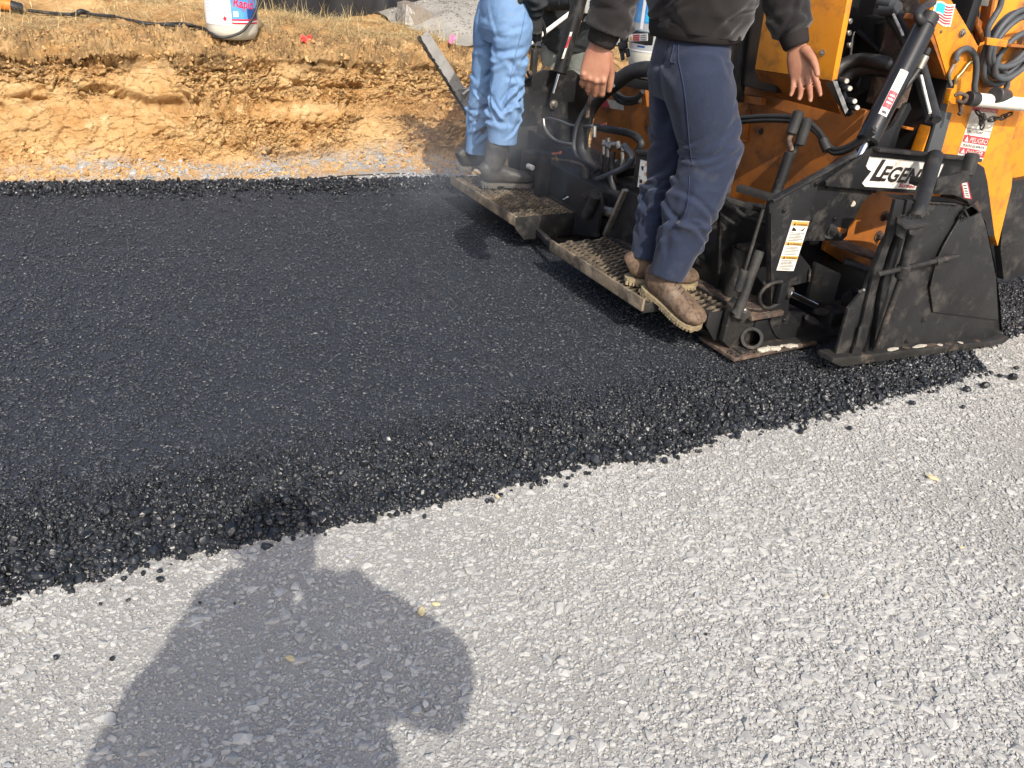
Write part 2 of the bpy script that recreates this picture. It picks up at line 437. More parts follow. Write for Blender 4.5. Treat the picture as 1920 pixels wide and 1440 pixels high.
def add_asphalt_stones():
    cA = rock_set('bitumen_stone', 14, MAT_asphalt_stone, 0.8, 16, smooth=True, seed=5)
    # compacted top: small stones nearly flush
    n = 560000
    u = RNG.uniform(-4.5, 3.6, n); v = RNG.uniform(1.7, 6.6, n)
    a = v-v_toe(u); b = v_far(u)-v
    k = (a > 0.16) & (b > -0.02)
    dist = np.hypot(*(uvw(u, v, 0*u)[:, :2].T))
    k &= (RNG.random(n) < np.clip(1.25-dist*0.16, 0.3, 1)) & ~((u > 2.35) & (v > 2.25))
    u, v = u[k], v[k]; P_ = uvw(u, v, 0*u); k = in_view(P_, 60) | ((RNG.random(len(u)) < 0.5) & in_view(P_, 1500)); u, v = u[k], v[k]; n = len(u)
    s = np.exp(RNG.normal(math.log(0.0085), 0.38, n)); s = np.clip(s, 0.004, 0.02)
    S = np.stack([s*RNG.uniform(1, 1.5, n), s, s*RNG.uniform(0.6, 0.9, n)], 1)
    z = mat_z(u, v)-0.0126+0.24*S[:, 2]
    scatter('asphalt_aggregate', uvw(u, v, z), rnd_rot(n, 0.14), S, rock_set('top_stone', 14, MAT_asphalt_top, 0.7, 16, smooth=True, seed=6), 'fine black bitumen coated stone of the fresh mat surface', 'asphalt')
    # loose, coarser stones down the near slope and along the far edge
    n = 48000
    u = RNG.uniform(-3.5, 4.8, n); a = RNG.beta(1.3, 2.0, n)*0.46-0.03; a[:1500] = -np.abs(RNG.normal(0, 0.03, 1500)); v = v_toe(u)+a
    s = np.exp(RNG.normal(math.log(0.0172), 0.36, n))*np.interp(a, [0, .10, .2, .3, .43], [1.05, .85, .68, .52, .42]); s = np.clip(s, 0.006, 0.045)
    z = mat_z(u, v)-0.010+s*RNG.uniform(-0.15, 0.45, n)*np.interp(a, [0, .25, .43], [1, .8, .15])
    P1 = uvw(u, v, z); s1 = s
    n = 13000; u = RNG.uniform(-4.0, 2.6, n); v = v_far(u)-np.abs(RNG.normal(0.0, 0.15, n))+0.03; s = np.clip(np.exp(RNG.normal(math.log(0.02), 0.35, n)), 0.008, 0.04)
    z = np.clip(mat_z(u, v), 0, 1)-0.008+s*RNG.uniform(0, 0.5, n)
    P2 = np.concatenate([P1, uvw(u, v, z)]); s = np.concatenate([s1, s]); n = len(s)
    k = in_view(P2, 1500); P2, s = P2[k], s[k]; n = len(s)
    S = np.stack([s*RNG.uniform(1, 1.35, n), s*RNG.uniform(.85, 1.1, n), s*RNG.uniform(0.9, 1.25, n)], 1)
    scatter('loose_asphalt', P2, rnd_rot(n, 0.9), S, cA, 'loose black asphalt stones along the edges of the fresh mat', 'asphalt')
add_asphalt_stones()

# loose clumps that rolled out onto the crushed stone: countable, one object each
def clump_mesh(i):
    rg = np.random.default_rng(300+i); bm = bmesh.new()
    bmesh.ops.create_icosphere(bm, subdivisions=2, radius=0.5)
    ph = rg.uniform(0, 50, 3)
    for v in bm.verts:
        q = v.co.normalized(); f = 1+0.35*mnoise.noise(Vector(q*1.6)+Vector(ph))+0.15*mnoise.noise(Vector(q*4)+Vector(ph))
        v.co = Vector((q.x*0.5*f*1.15, q.y*0.5*f*0.9, q.z*0.5*f*0.8))
    me = bpy.data.meshes.new('asphalt_clump'); bm.to_mesh(me); bm.free(); me.materials.append(MAT_asphalt_stone); return me
_cl = [clump_mesh(i) for i in range(5)]
clump_px = [(680, 969, 19), (507, 1007, 14), (664, 957, 15), (130, 1096, 15), (300, 1071, 10), (301, 1088, 13), (392, 1040, 12), (905, 882, 14), (806, 936, 12), (1020, 881, 12),
            (948, 900, 9), (1062, 908, 10), (1247, 862, 14), (1383, 817, 14), (1164, 848, 12), (1110, 856, 10), (1594, 801, 9), (1501, 808, 12), (1812, 734, 13), (1846, 725, 15),
            (1898, 709, 16), (1875, 704, 8), (1905, 690, 8), (855, 925, 8), (1106, 884, 7), (467, 901, 6), (240, 1125, 7), (210, 1235, 9), (105, 1232, 9), (375, 1130, 6), (188, 1132, 6), (440, 1131, 5), (1710, 757, 10), (1805, 765, 7), (1325, 1185, 6)]
for i, (x, y, d) in enumerate(clump_px):
    p = PZ(x, y, 0.0); D = (p-Vector(CPOS)).length*d/FPX*0.95
    o = bpy.data.objects.new('asphalt_clump', _cl[i % 5]); COL.objects.link(o)
    u_, v_ = uv_of(p)
    o.location = (p.x, p.y, float(ground_z(u_, v_))-0.008+D*0.34); o.scale = (D, D, D); o.rotation_euler = (random.uniform(-.3, .3), random.uniform(-.3, .3), random.uniform(0, 6))
    tag(o, 'small black asphalt clump lying loose on the pale crushed stone', 'asphalt clump', 'asphalt clumps rolled onto the crushed stone')
# clay crumbs seen in the crushed stone
for i, (x, y, d) in enumerate([(790, 1143, 26), (818, 1130, 18), (1748, 893, 22), (932, 928, 14), (1804, 1024, 10), (545, 1232, 22), (1550, 1115, 8)]):
    p = PZ(x, y, 0.0); D = (p-Vector(CPOS)).length*d/FPX
    o = bpy.data.objects.new('clay_crumb', _cl[i % 5].copy()); o.data.materials.clear(); o.data.materials.append(MAT_clay_crumb); COL.objects.link(o)
    o.location = (p.x, p.y, -0.004); o.scale = (D*0.8, D*0.6, D*0.25); o.rotation_euler = (0, 0, random.uniform(0, 6))
    tag(o, 'yellow clay crumb pressed into the pale crushed stone', 'clay crumb', 'clay crumbs in the crushed stone')

# ================================================================== THE CUT BANK
def bank_v0(u):
    u = np.asarray(u, float)
    return 6.02-0.05*(u-0.7)+0.05*fbm(u*0.9, 2.2, 0, 3, 71)-0.28*sstep(1.9, 2.8, u)
prof = np.array([[-0.42, 0.0], [-0.16, 0.012], [0.0, 0.035], [0.05, 0.12], [0.10, 0.24], [0.13, 0.33], [0.20, 0.40], [0.235, 0.50], [0.26, 0.62], [0.30, 0.70], [0.40, 0.755], [0.6, 0.80], [1.1, 0.86], [1.9, 0.95], [3.2, 1.1], [6, 1.45], [14, 2.2], [60, 3.0], [300, 3.0]])
plen = np.concatenate([[0], np.cumsum(np.hypot(*(np.diff(prof, axis=0).T)))])
ps = np.concatenate([np.linspace(0, 0.30, 36), np.linspace(0.30, 1.22, 190)[1:], np.linspace(1.22, 2.2, 90)[1:], np.linspace(2.2, 3.6, 50)[1:], np.geomspace(3.7, plen[-1], 26)])
bo, bz = np.interp(ps, plen, prof[:, 0]), np.interp(ps, plen, prof[:, 1])
bu = axis_vals(-1.15, 3.5, 0.0078, -300, 300, 1.10)
nu_, nq = len(bu), len(ps)
UU = np.repeat(bu[:, None], nq, 1); OO = np.repeat(bo[None, :], nu_, 0); ZZ = np.repeat(bz[None, :], nu_, 0); SS = np.repeat(ps[None, :], nu_, 0)
VV = bank_v0(UU)+OO
hscale = 1+0.06*fbm(UU*0.8, 4.4, 0, 2, 73)
# profile tangent -> outward normal (towards the road and up)
dO, dZ = np.gradient(bo), np.gradient(bz); ln = np.hypot(dO, dZ)+1e-9; nO, nZ = -dZ/ln, dO/ln
nearb = (UU > -6) & (UU < 9)
face = sstep(0.36, 0.48, SS)*sstep(1.75, 1.35, SS)             # the steep cut
upper = sstep(0.78, 0.92, SS)*sstep(1.6, 1.3, SS)
lower = face*(1-sstep(0.74, 0.95, SS))
wx, wy = UU*1.0+0.06*fbm(UU*6, SS*6, 0, 3, 80), SS+0.06*fbm(UU*6+9, SS*6, 0, 3, 81)
f1, f2, cid = worley(wx*9, wy*15, 90)
g1, g2, cid2 = worley(wx*24+3, wy*34, 91)
h1, h2, cid3 = worley(wx*60+3, wy*75, 92)
crumb = sstep(-0.25, 0.25, fbm(UU*2.1, SS*3.2, 0, 3, 83)+0.6*upper-0.18*lower)
crack = sstep(0.11, 0.0, f2-f1); crack2 = sstep(0.18, 0.0, g2-g1); crack3 = sstep(0.3, 0.0, h2-h1)
D = 0.045*fbm(UU*3.0, SS*4.0, 0, 4, 84)*face
D += face*(0.045*(cid-0.5)*(0.3+crumb)+0.034*(cid2-0.5)*crumb+0.018*(cid3-0.5)*(0.2+crumb))
D -= face*(crumb*(0.050*crack+0.030*crack2+0.012*crack3)+(1-crumb)*(0.022*crack+0.006*crack3))
D += face*(0.016*fbm(UU*19, SS*25, 0, 3, 181)*(0.35+crumb)+0.010*np.abs(fbm(UU*9+4*SS, SS*3, 0, 2, 182))*(1-crumb))
D += face*crumb*0.010*(1-np.clip(g1*1.6, 0, 1))
# undercut pockets below the root layer
pock = sstep(0.42, 0.62, 0.5+0.5*fbm(UU*2.6+5, SS*7, 0, 3, 87))*np.exp(-((SS-(0.88+0.10*vnoise(UU*1.7, 3, 0, 88)))/0.035)**2)
D -= 0.10*pock*face
pock2 = sstep(0.60, 0.72, 0.5+0.5*fbm(UU*3.6+5, SS*9, 0, 3, 97))*sstep(1.0, 1.1, SS)*sstep(1.3, 1.2, SS)
D -= 0.05*pock2*face
# ledges
D += face*0.017*np.sin(SS*21+2.5*vnoise(UU*1.2, 1.0, 0, 89)+UU*0.8)*sstep(0.2, -0.2, fbm(UU*1.1, SS, 0, 2, 95))
# toe rubble and the grassy top
toe = sstep(0.02, 0.25, SS)*sstep(0.52, 0.40, SS)
D += toe*(0.02*fbm(UU*7, SS*7, 0, 4, 85)+0.02*(cid2-0.3)*sstep(0.05, 0.4, fbm(UU*3, SS*3, 0, 2, 86)))
top = sstep(1.3, 1.7, SS)
D += top*(0.03*fbm(UU*2.4, SS*2.4, 0, 4, 98)+0.012*(1-np.clip(g1*1.5, 0, 1)))
D = np.where(nearb, D, 0)
VV = VV + D*nO[None, :]*1.0; ZZ = ZZ*hscale + D*nZ[None, :]
ZZ = ZZ + 0.06*sstep(1.2, 1.7, SS)*sstep(2.6, 1.9, SS)*vnoise(UU*1.3, 6.6, 0, 99)

def bank_material():
    m = bpy.data.materials.new('clay_bank'); m.use_nodes = True; nt = m.node_tree; N, L = nt.nodes, nt.links; b = N['Principled BSDF']
    b.inputs['Roughness'].default_value = 0.95; b.inputs['Specular IOR Level'].default_value = 0.1
    tc = N.new('ShaderNodeTexCoord')
    def nz(sc, det=6, st=(1, 1, 1), ro=0.6):
        mp = N.new('ShaderNodeMapping'); mp.inputs['Scale'].default_value = st; L.new(tc.outputs['Object'], mp.inputs[0])
        n = N.new('ShaderNodeTexNoise'); n.inputs['Scale'].default_value = sc; n.inputs['Detail'].default_value = det; n.inputs['Roughness'].default_value = ro; L.new(mp.outputs[0], n.inputs[0]); return n.outputs[0]
    def rp(v, a, c):
        r = N.new('ShaderNodeMapRange'); r.inputs[1].default_value = a; r.inputs[2].default_value = c; L.new(v, r.inputs[0]); return r.outputs[0]
    def mix(f, a, c):
        x = N.new('ShaderNodeMix'); x.data_type = 'RGBA'; L.new(f, x.inputs[0])
        for i, q in ((6, a), (7, c)):
            if isinstance(q, tuple): x.inputs[i].default_value = (*q, 1)
            else: L.new(q, x.inputs[i])
        return x.outputs[2]
    c = mix(rp(nz(2.6, 7, (1, 1, 1.8)), 0.42, 0.60), (0.51, 0.335, 0.16), (0.40, 0.225, 0.088))
    c = mix(rp(nz(6.5, 8, (1, 1, 1.5), 0.7), 0.53, 0.68), c, (0.59, 0.44, 0.24))
    c = mix(rp(nz(40, 4), 0.5, 0.72), c, (0.43, 0.285, 0.14))
    at = N.new('ShaderNodeAttribute'); at.attribute_name = 'soil'
    sp = N.new('ShaderNodeSeparateColor'); L.new(at.outputs['Color'], sp.inputs[0])
    def mul(a, k=None, o=None):
        q = N.new('ShaderNodeMath'); q.operation = 'MULTIPLY'; L.new(a, q.inputs[0])
        if o is not None: L.new(o, q.inputs[1])
        else: q.inputs[1].default_value = k
        return q.outputs[0]
    c = mix(mul(sp.outputs[0], None, rp(nz(7, 6), 0.35, 0.62)), c, (0.22, 0.145, 0.075))       # root layer topsoil
    c = mix(mul(sp.outputs[1], None, rp(nz(9, 6), 0.38, 0.5)), c, (0.33, 0.325, 0.315))           # stone dust at the toe
    L.new(c, b.inputs['Base Color'])
    bp = N.new('ShaderNodeBump'); bp.inputs['Strength'].default_value = 1.0; bp.inputs['Distance'].default_value = 0.012
    L.new(nz(75, 8, (1, 1, 1), 0.7), bp.inputs['Height']); L.new(bp.outputs[0], b.inputs['Normal'])
    return m
MAT_bank = bank_material()
bk = mesh('bank', uvw(UU.ravel(), VV.ravel(), ZZ.ravel()), grid_faces(nu_, nq), MAT_bank, smooth=True)
ca = bk.data.color_attributes.new('soil', 'FLOAT_COLOR', 'POINT')
rootl = (sstep(0.98, 1.12, SS+0.08*vnoise(UU*3, 1, 0, 70))*sstep(2.4, 1.3, SS)).ravel()
grey = (sstep(0.56, 0.36, SS+0.10*fbm(UU*2.2, 1.7, 0, 3, 77))*(0.35+0.65*sstep(-0.2, 0.3, fbm(UU*1.3+4, SS*2, 0, 2, 78)))).ravel()
cc = np.zeros((len(rootl), 4), np.float32); cc[:, 0] = rootl; cc[:, 1] = grey; cc[:, 3] = 1
ca.data.foreach_set('color', cc.ravel())
tag(bk, kind='structure')
def bank_top_z(u, v):           # height of the grassy top at (u, v)
    i = np.abs(bu-u).argmin(); r = slice(150, None)
    return float(np.interp(v, VV[i, r], ZZ[i, r]))
BANK_ROWS = (UU, VV, ZZ, SS)

# clods and crumbs on the toe and the strip in front
MAT_clod = mat('clay_clod', (0.50, 0.33, 0.16), 0.95, var=(0.41, 0.25, 0.11), vscale=2, spec=0.1, obj_rand=0.18, bump=0.0015, bscale=5)
n = 9000; u = RNG.uniform(-1.2, 3.2, n); q = RNG.beta(1.5, 1.6, n)*0.62
iu = np.clip(np.searchsorted(bu, u), 0, nu_-1); iq = np.clip(np.searchsorted(ps, q), 0, nq-1)
k = RNG.random(n) < (0.25+0.75*sstep(-0.1, 0.4, fbm(u*2.2, q*3, 0, 3, 52))); iu, iq = iu[k], iq[k]; n = len(iu)
s = np.clip(np.exp(RNG.normal(math.log(0.017), 0.5, n)), 0.006, 0.07)
P = uvw(UU[iu, iq], VV[iu, iq], ZZ[iu, iq]+0.12*s)
P2 = P[P @ TV > v_far(P @ TU)+0.02]; s = s[P @ TV > v_far(P @ TU)+0.02]; n = len(s)
scatter('clay_crumbs', P2, rnd_rot(n, 0.5), np.stack([s*1.2, s, s*0.8], 1), rock_set('clod', 10, MAT_clod, 0.7, 16, seed=8), 'tan clay crumbs fallen along the foot of the bank', 'clay crumbs')
n = 9000; u = RNG.uniform(-1.2, 3.0, n); v = v_far(u)+RNG.uniform(0.0, 0.72, n)
k = fbm(u*2, v*3, 0, 2, 57)+RNG.normal(0, .3, n) > -0.05; u, v = u[k], v[k]; n = len(u); s = np.clip(np.exp(RNG.normal(math.log(0.016), 0.45, n)), 0.006, 0.06)
iu = np.clip(np.searchsorted(bu, u), 0, nu_-1); z = np.array([np.interp(v[i], VV[iu[i], :60], ZZ[iu[i], :60]) for i in range(n)])
scatter('strip_gravel', uvw(u, v, np.maximum(z, 0.0)+0.1*s), rnd_rot(n, 0.4), np.stack([s*1.2, s, s*0.8], 1), rock_set('grey_gravel', 10, MAT_gravel_dark, 0.6, 14, seed=9), 'blue grey gravel strip between the asphalt and the clay bank', 'gravel')
# clods stuck in the cut face
n = 8000; u = RNG.uniform(-1.0, 3.1, n); q = RNG.uniform(0.42, 1.42, n)
iu = np.clip(np.searchsorted(bu, u), 0, nu_-1); iq = np.clip(np.searchsorted(ps, q), 0, nq-1)
k = RNG.random(n) < crumb[iu, iq]; iu, iq = iu[k], iq[k]; n = len(iu)
s = np.clip(np.exp(RNG.normal(math.log(0.0135), 0.5, n)), 0.006, 0.06)
scatter('bank_clods', uvw(UU[iu, iq], VV[iu, iq]+0.0*s, ZZ[iu, iq]), rnd_rot(n, 0.7), np.stack([s*1.15, s*0.95, s*0.8], 1), rock_set('face_clod', 12, MAT_clod, 0.85, 18, seed=18, jit=0.15), 'rough clay clods crumbling out of the cut bank face', 'clay clods')

# dry grass on top
MAT_straw = mat('dry_straw', (0.52, 0.41, 0.22), 0.8, var=(0.36, 0.27, 0.13), vscale=5, spec=0.2, fine=((0.62, 0.5, 0.27), 25))
def grass():
    n = 60000
    u = RNG.uniform(-3.5, 5.5, n); q = 1.16+RNG.beta(1.1, 1.5, n)*2.6
    iu = np.clip(np.searchsorted(bu, u), 0, nu_-1); iq = np.clip(np.searchsorted(ps, q), 0, nq-1)
    dn = fbm(u*1.6, q*1.6, 0, 3, 41)
    k = RNG.random(n) < (0.25+0.75*sstep(-0.5, 0.35, dn))*sstep(1.22, 1.6, q)
    iu, iq, u, q = iu[k], iq[k], u[k], q[k]; n = len(u)
    P = uvw(UU[iu, iq], VV[iu, iq], ZZ[iu, iq])
    az = RNG.uniform(0, 6.283, n); lean = np.where(RNG.random(n) < 0.93, RNG.uniform(1.1, 1.55, n), RNG.uniform(0.2, 0.8, n))
    ln = RNG.uniform(0.04, 0.20, n)*np.where(lean < 0.7, 1.0, 1.0); w = RNG.uniform(0.0011, 0.0028, n)
    d = np.stack([np.cos(az)*np.sin(lean), np.sin(az)*np.sin(lean), np.cos(lean)], 1)
    side = np.stack([-np.sin(az), np.cos(az), 0*az], 1)
    bend = RNG.normal(0, 0.35, (n, 3)); bend[:, 2] = -np.abs(bend[:, 2])*0.8
    rows = []
    for t in (0.0, 0.45, 0.8, 1.0):
        c = P+d*(ln*t)[:, None]+bend*(ln*t*t)[:, None]*0.5; c[:, 2] = np.maximum(c[:, 2], P[:, 2]+0.004*t*3)
        ww = w*(1-0.8*t); rows.append(c-side*ww[:, None]); rows.append(c+side*ww[:, None])
    V = np.stack(rows, 1).reshape(-1, 3); b0 = (np.arange(n)*8)[:, None]
    Fq = np.concatenate([b0+np.array([[0, 1, 3, 2]]), b0+np.array([[2, 3, 5, 4]]), b0+np.array([[4, 5, 7, 6]])])
    o = mesh('dry_grass', V, Fq, MAT_straw, smooth=True)
    tag(o, 'dry straw coloured grass matted along the top of the clay bank', 'dry grass', kind='stuff')
grass()
# ================================================================== THE PAVER
BK = (0.009, 0.0095, 0.011)
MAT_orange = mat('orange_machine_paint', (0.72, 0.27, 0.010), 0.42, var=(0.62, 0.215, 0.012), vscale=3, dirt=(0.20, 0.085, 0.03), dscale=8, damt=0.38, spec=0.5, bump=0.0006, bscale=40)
MAT_orange_stain_shade = mat('stained_shaded_orange_paint', (0.42, 0.135, 0.016), 0.55, var=(0.28, 0.095, 0.022), vscale=3.5, dirt=(0.07, 0.035, 0.02), dscale=6, damt=0.35, spec=0.4, bump=0.001, bscale=30)  # darker orange: real stains plus shade put into the colour
MAT_black = mat('black_machine_paint', BK, 0.46, var=(0.014, 0.014, 0.0155), vscale=5, dirt=(0.06, 0.055, 0.05), dscale=9, damt=0.28, spec=0.35, bump=0.0012, bscale=45)
MAT_black_clean = mat('gloss_black_paint', (0.008, 0.0083, 0.0095), 0.32, var=(0.012, 0.012, 0.0135), vscale=6, spec=0.5, bump=0.0004, bscale=30)
MAT_steel_dirty = mat('tar_stained_steel', (0.032, 0.03, 0.028), 0.6, var=(0.013, 0.0125, 0.012), vscale=7, dirt=(0.13, 0.10, 0.078), dscale=13, damt=0.22, metal=0.25, bump=0.003, bscale=70)
MAT_rust = mat('rusty_steel', (0.09, 0.055, 0.038), 0.85, var=(0.035, 0.028, 0.025), vscale=12, dirt=(0.20, 0.15, 0.11), dscale=22, damt=0.4, bump=0.004, bscale=90)
MAT_tread = mat('worn_grating_steel', (0.21, 0.165, 0.115), 0.7, var=(0.045, 0.04, 0.035), vscale=6, dirt=(0.36, 0.29, 0.20), dscale=16, damt=0.45, metal=0.2, bump=0.002, bscale=120)
MAT_hose = mat('black_rubber_hose', (0.014, 0.014, 0.015), 0.5, var=(0.035, 0.034, 0.033), vscale=14, spec=0.4)
MAT_hose_grey = mat('grey_rubber_hose', (0.058, 0.064, 0.072), 0.55, var=(0.075, 0.08, 0.088), vscale=10, spec=0.4)
MAT_chrome = mat('chrome_rod', (0.62, 0.62, 0.63), 0.18, metal=1.0)
MAT_zinc = mat('zinc_fitting', (0.42, 0.41, 0.38), 0.42, metal=0.8, var=(0.25, 0.23, 0.2), vscale=20)
MAT_brass = mat('brass_fitting', (0.42, 0.32, 0.14), 0.4, metal=0.9, var=(0.2, 0.15, 0.08), vscale=25)
MAT_white = mat('white_decal_film', (0.72, 0.71, 0.67), 0.45, var=(0.62, 0.6, 0.55), vscale=9, dirt=(0.36, 0.30, 0.24), dscale=24, damt=0.3)
MAT_cream = mat('white_pvc', (0.74, 0.72, 0.66), 0.4, dirt=(0.4, 0.36, 0.3), dscale=20, damt=0.2)
MAT_red = mat('red_decal_film', (0.42, 0.035, 0.05), 0.45, var=(0.36, 0.05, 0.06), vscale=20)
MAT_blackfilm = mat('black_decal_ink', (0.022, 0.017, 0.017), 0.5)
MAT_yellowfilm = mat('amber_decal_film', (0.62, 0.33, 0.05), 0.45, var=(0.55, 0.33, 0.1), vscale=30)
MAT_cyan = mat('blue_decal_film', (0.03, 0.45, 0.72), 0.4)
MAT_redplastic = mat('faded_red_handle', (0.60, 0.13, 0.08), 0.5, var=(0.62, 0.22, 0.15), vscale=40)
MAT_tar = mat('tar_crust', (0.012, 0.012, 0.012), 0.5, var=(0.05, 0.045, 0.04), vscale=25, bump=0.006, bscale=80)
MAT_dusty_black = mat('dusty_black_steel', (0.019, 0.0192, 0.0202), 0.52, var=(0.011, 0.011, 0.012), vscale=4, dirt=(0.062, 0.056, 0.05), dscale=7, damt=0.33, bump=0.0015, bscale=50, spec=0.35)
MAT_concrete_bits = mat('pale_dust_crust', (0.60, 0.56, 0.47), 0.95, var=(0.4, 0.36, 0.3), vscale=40, bump=0.003, bscale=60)

PAV = thing('asphalt_paver', 'orange and black asphalt paver with men standing on its rear walkways', 'paver', M(2.9, 3.3, 0))
def pv(pts, v): return [PV(x, y, v) for x, y in pts]
def pu(pts, u): return [PU(x, y, u) for x, y in pts]

# ---- tractor body standing ahead of the screed
def tractor():
    # hood box with undercut lower face
    up = pu([(1446, -60), (1600, -60), (1560, 152), (1415, 130)], 2.78)
    hood = plate('hood', up, EU*0.03, MAT_orange, PAV, 0.004)
    box('hood_core', M(3.12, 2.93, 1.35), (0.55, 0.30, 0.66), MAT_black_clean, PAV, bevel=0.01)
    low = [PU(1415, 131.5, 2.78), PU(1559.5, 153.5, 2.78), PU(1575, 214, 2.93), PU(1436, 178, 2.93)]
    plate('hood_skirt', low, EU*0.02, MAT_orange_stain_shade, PAV, 0.004)
    bolt('bolt', PU(1542, 99, 2.779), -EU, 0.009, MAT_zinc, PAV)
    bolt('bolt', PU(1500, 20, 2.779), -EU, 0.009, MAT_zinc, PAV)
    # lower rear panel, stained, with shade mixed into its orange
    pan = [M(2.96, 2.36, 0.30), M(2.96, 2.36, 1.02), M(2.96, 3.2, 1.02), M(2.96, 3.25, 0.9), M(2.96, 4.42, 0.88), M(2.96, 4.42, 0.30)]
    plate('rear_panel', pan, EU*0.04, MAT_orange_stain_shade, PAV, 0.003)
    for x, y in ((1427, 246), (1600, 395)): bolt('bolt', PU(x, y, 2.958), -EU, 0.010, MAT_rust, PAV)
    bar('panel_rib', PU(1404, 205, 2.94), PU(1396, 262, 2.94), 0.012, 0.03, MAT_orange_stain_shade, PAV, EU)
    bar('panel_rib', PU(1360, 258, 2.94), PU(1398, 264, 2.94), 0.012, 0.03, MAT_orange_stain_shade, PAV, EU)
    # main body, engine bay and far side
    box('tractor_body', M(4.75, 3.45, 0.98), (2.5, 1.55, 1.25), MAT_orange, PAV, bevel=0.03)
    box('engine_bay', M(3.46, 3.1, 1.0), (0.06, 1.5, 1.3), MAT_black_clean, PAV, bevel=0.01)
    box('deck', M(4.6, 3.4, 0.33), (3.2, 1.7, 0.06), MAT_black, PAV, bevel=0.01)
    for vv in (2.72, 4.1):
        w = bmesh.new()
        pts = []
        for k in range(40):
            a = 2*math.pi*k/40; c = 0.75 if math.cos(a) > 0 else -0.75
            pts.append(M(5.1+c+0.27*math.cos(a), vv-0.13, 0.30+0.27*math.sin(a)))
        add_prism(w, pts, EV*0.28); bev(w, 0.012, 2, 50); bmobj('crawler_track', w, MAT_hose, PAV, True, sharp=40)
    box('hopper', M(6.5, 3.4, 0.75), (1.2, 2.6, 0.5), MAT_orange, PAV, bevel=0.04)
    # black upright tube beside the hood
    bar('post', PU(1405, -40, 2.85), PU(1380, 192, 2.85), 0.05, 0.05, MAT_black, PAV, EU)
    bar('cross_bar', PU(1376, 182, 2.9), PU(1432, 190, 2.9), 0.035, 0.035, MAT_orange_stain_shade, PAV, EU)
    # engine bay: bars, rods and hoses
    bar('brace', PU(1601, 52, 3.3), PU(1679, 118, 3.2), 0.012, 0.035, MAT_dusty_black, PAV, EU)
    tube('steel_line', [PU(1605, -30, 3.28), PU(1606, 20, 3.28), PU(1599, 70, 3.26), PU(1594, 112, 3.26)], 0.008, MAT_zinc, PAV, 8, 5)
    tube('steel_line', [PU(1597, -30, 3.3), PU(1596, 60, 3.28), PU(1590, 120, 3.26)], 0.009, MAT_hose, PAV, 8, 5)
    tube('hose', [PU(1560, 150, 3.0), PU(1575, 125, 3.05), PU(1610, 113, 3.1), PU(1650, 117, 3.1), PU(1690, 130, 3.15)], 0.030, MAT_hose, PAV, 12, 6)
    tube('hose', [PU(1560, 185, 3.0), PU(1585, 145, 3.08), PU(1620, 130, 3.12), PU(1680, 135, 3.15)], 0.028, MAT_hose, PAV, 12, 6)
    for d in (0, 14): tube('hose', [PU(1650+d*1.3, -30, 3.2), PU(1662+d*1.3, 15, 3.2), PU(1680+d*1.2, 45, 3.18), PU(1697+d, 75, 3.15), PU(1708+d, 110, 3.1)], 0.021, MAT_hose, PAV, 12, 6)
    tube('hose_sleeve', [PU(1652, 2, 3.17), PU(1676, 8, 3.17)], 0.03, MAT_hose_grey, PAV, 12)
    tube('hose_sleeve', [PU(1654, 17, 3.17), PU(1684, 17, 3.17)], 0.03, MAT_hose_grey, PAV, 12)
    for d in (0, 12): tube('hose', [PU(1712+d, 105, 3.05), PU(1724+d, 150, 3.0), PU(1735+d, 190, 2.95), PU(1744+d, 225, 2.9)], 0.018, MAT_hose, PAV, 12, 6)
    tube('hose_marking', [PU(1727, 142, 2.975), PU(1736, 180, 2.93), PU(1744, 212, 2.89)], 0.006, MAT_white, PAV, 8, 4)
    tube('hose_marking', [PU(1675, 27, 3.15), PU(1685, 48, 3.13), PU(1693, 66, 3.12)], 0.006, MAT_white, PAV, 8, 4)
    box('engine_block', PU(1635, 65, 3.36), (0.1, 0.2, 0.16), MAT_dusty_black, PAV, bevel=0.02)
    rod('filter', PU(1663, 100, 3.3), PU(1663, 40, 3.3), 0.05, MAT_black_clean, PAV, 20, 0.01)
    box('inner_column', PU(1705, 40, 3.25), (0.08, 0.16, 0.7), MAT_rust, PAV, bevel=0.01)
    for (x, y) in ((1590, 40), (1588, 62), (1590, 85)): rod('hose_fitting', PU(x, y, 3.1), PU(x+6, y, 3.1), 0.012, MAT_zinc, PAV, 10)
    # electrical plate with connectors
    a = pu([(1548, 157), (1568, 148), (1591, 213), (1584, 219)], 2.72); plate('connector_plate', a, EU*0.03, MAT_black_clean, PAV, 0.002)
    dcl = pu([(1561, 151), (1569, 152), (1590, 206), (1585, 214)], 2.717); plate('decal', dcl, EU*0.001, MAT_white, PAV, 0)
    for (x, y) in ((1586, 152), (1592, 166), (1601, 190), (1606, 202)):
        rod('connector', PU(x-10, y-2, 2.74), PU(x, y, 2.72), 0.012, MAT_hose, PAV, 12)
        rod('connector_cap', PU(x-3, y, 2.728), PU(x+2, y, 2.715), 0.0105, MAT_zinc, PAV, 12)
tractor()

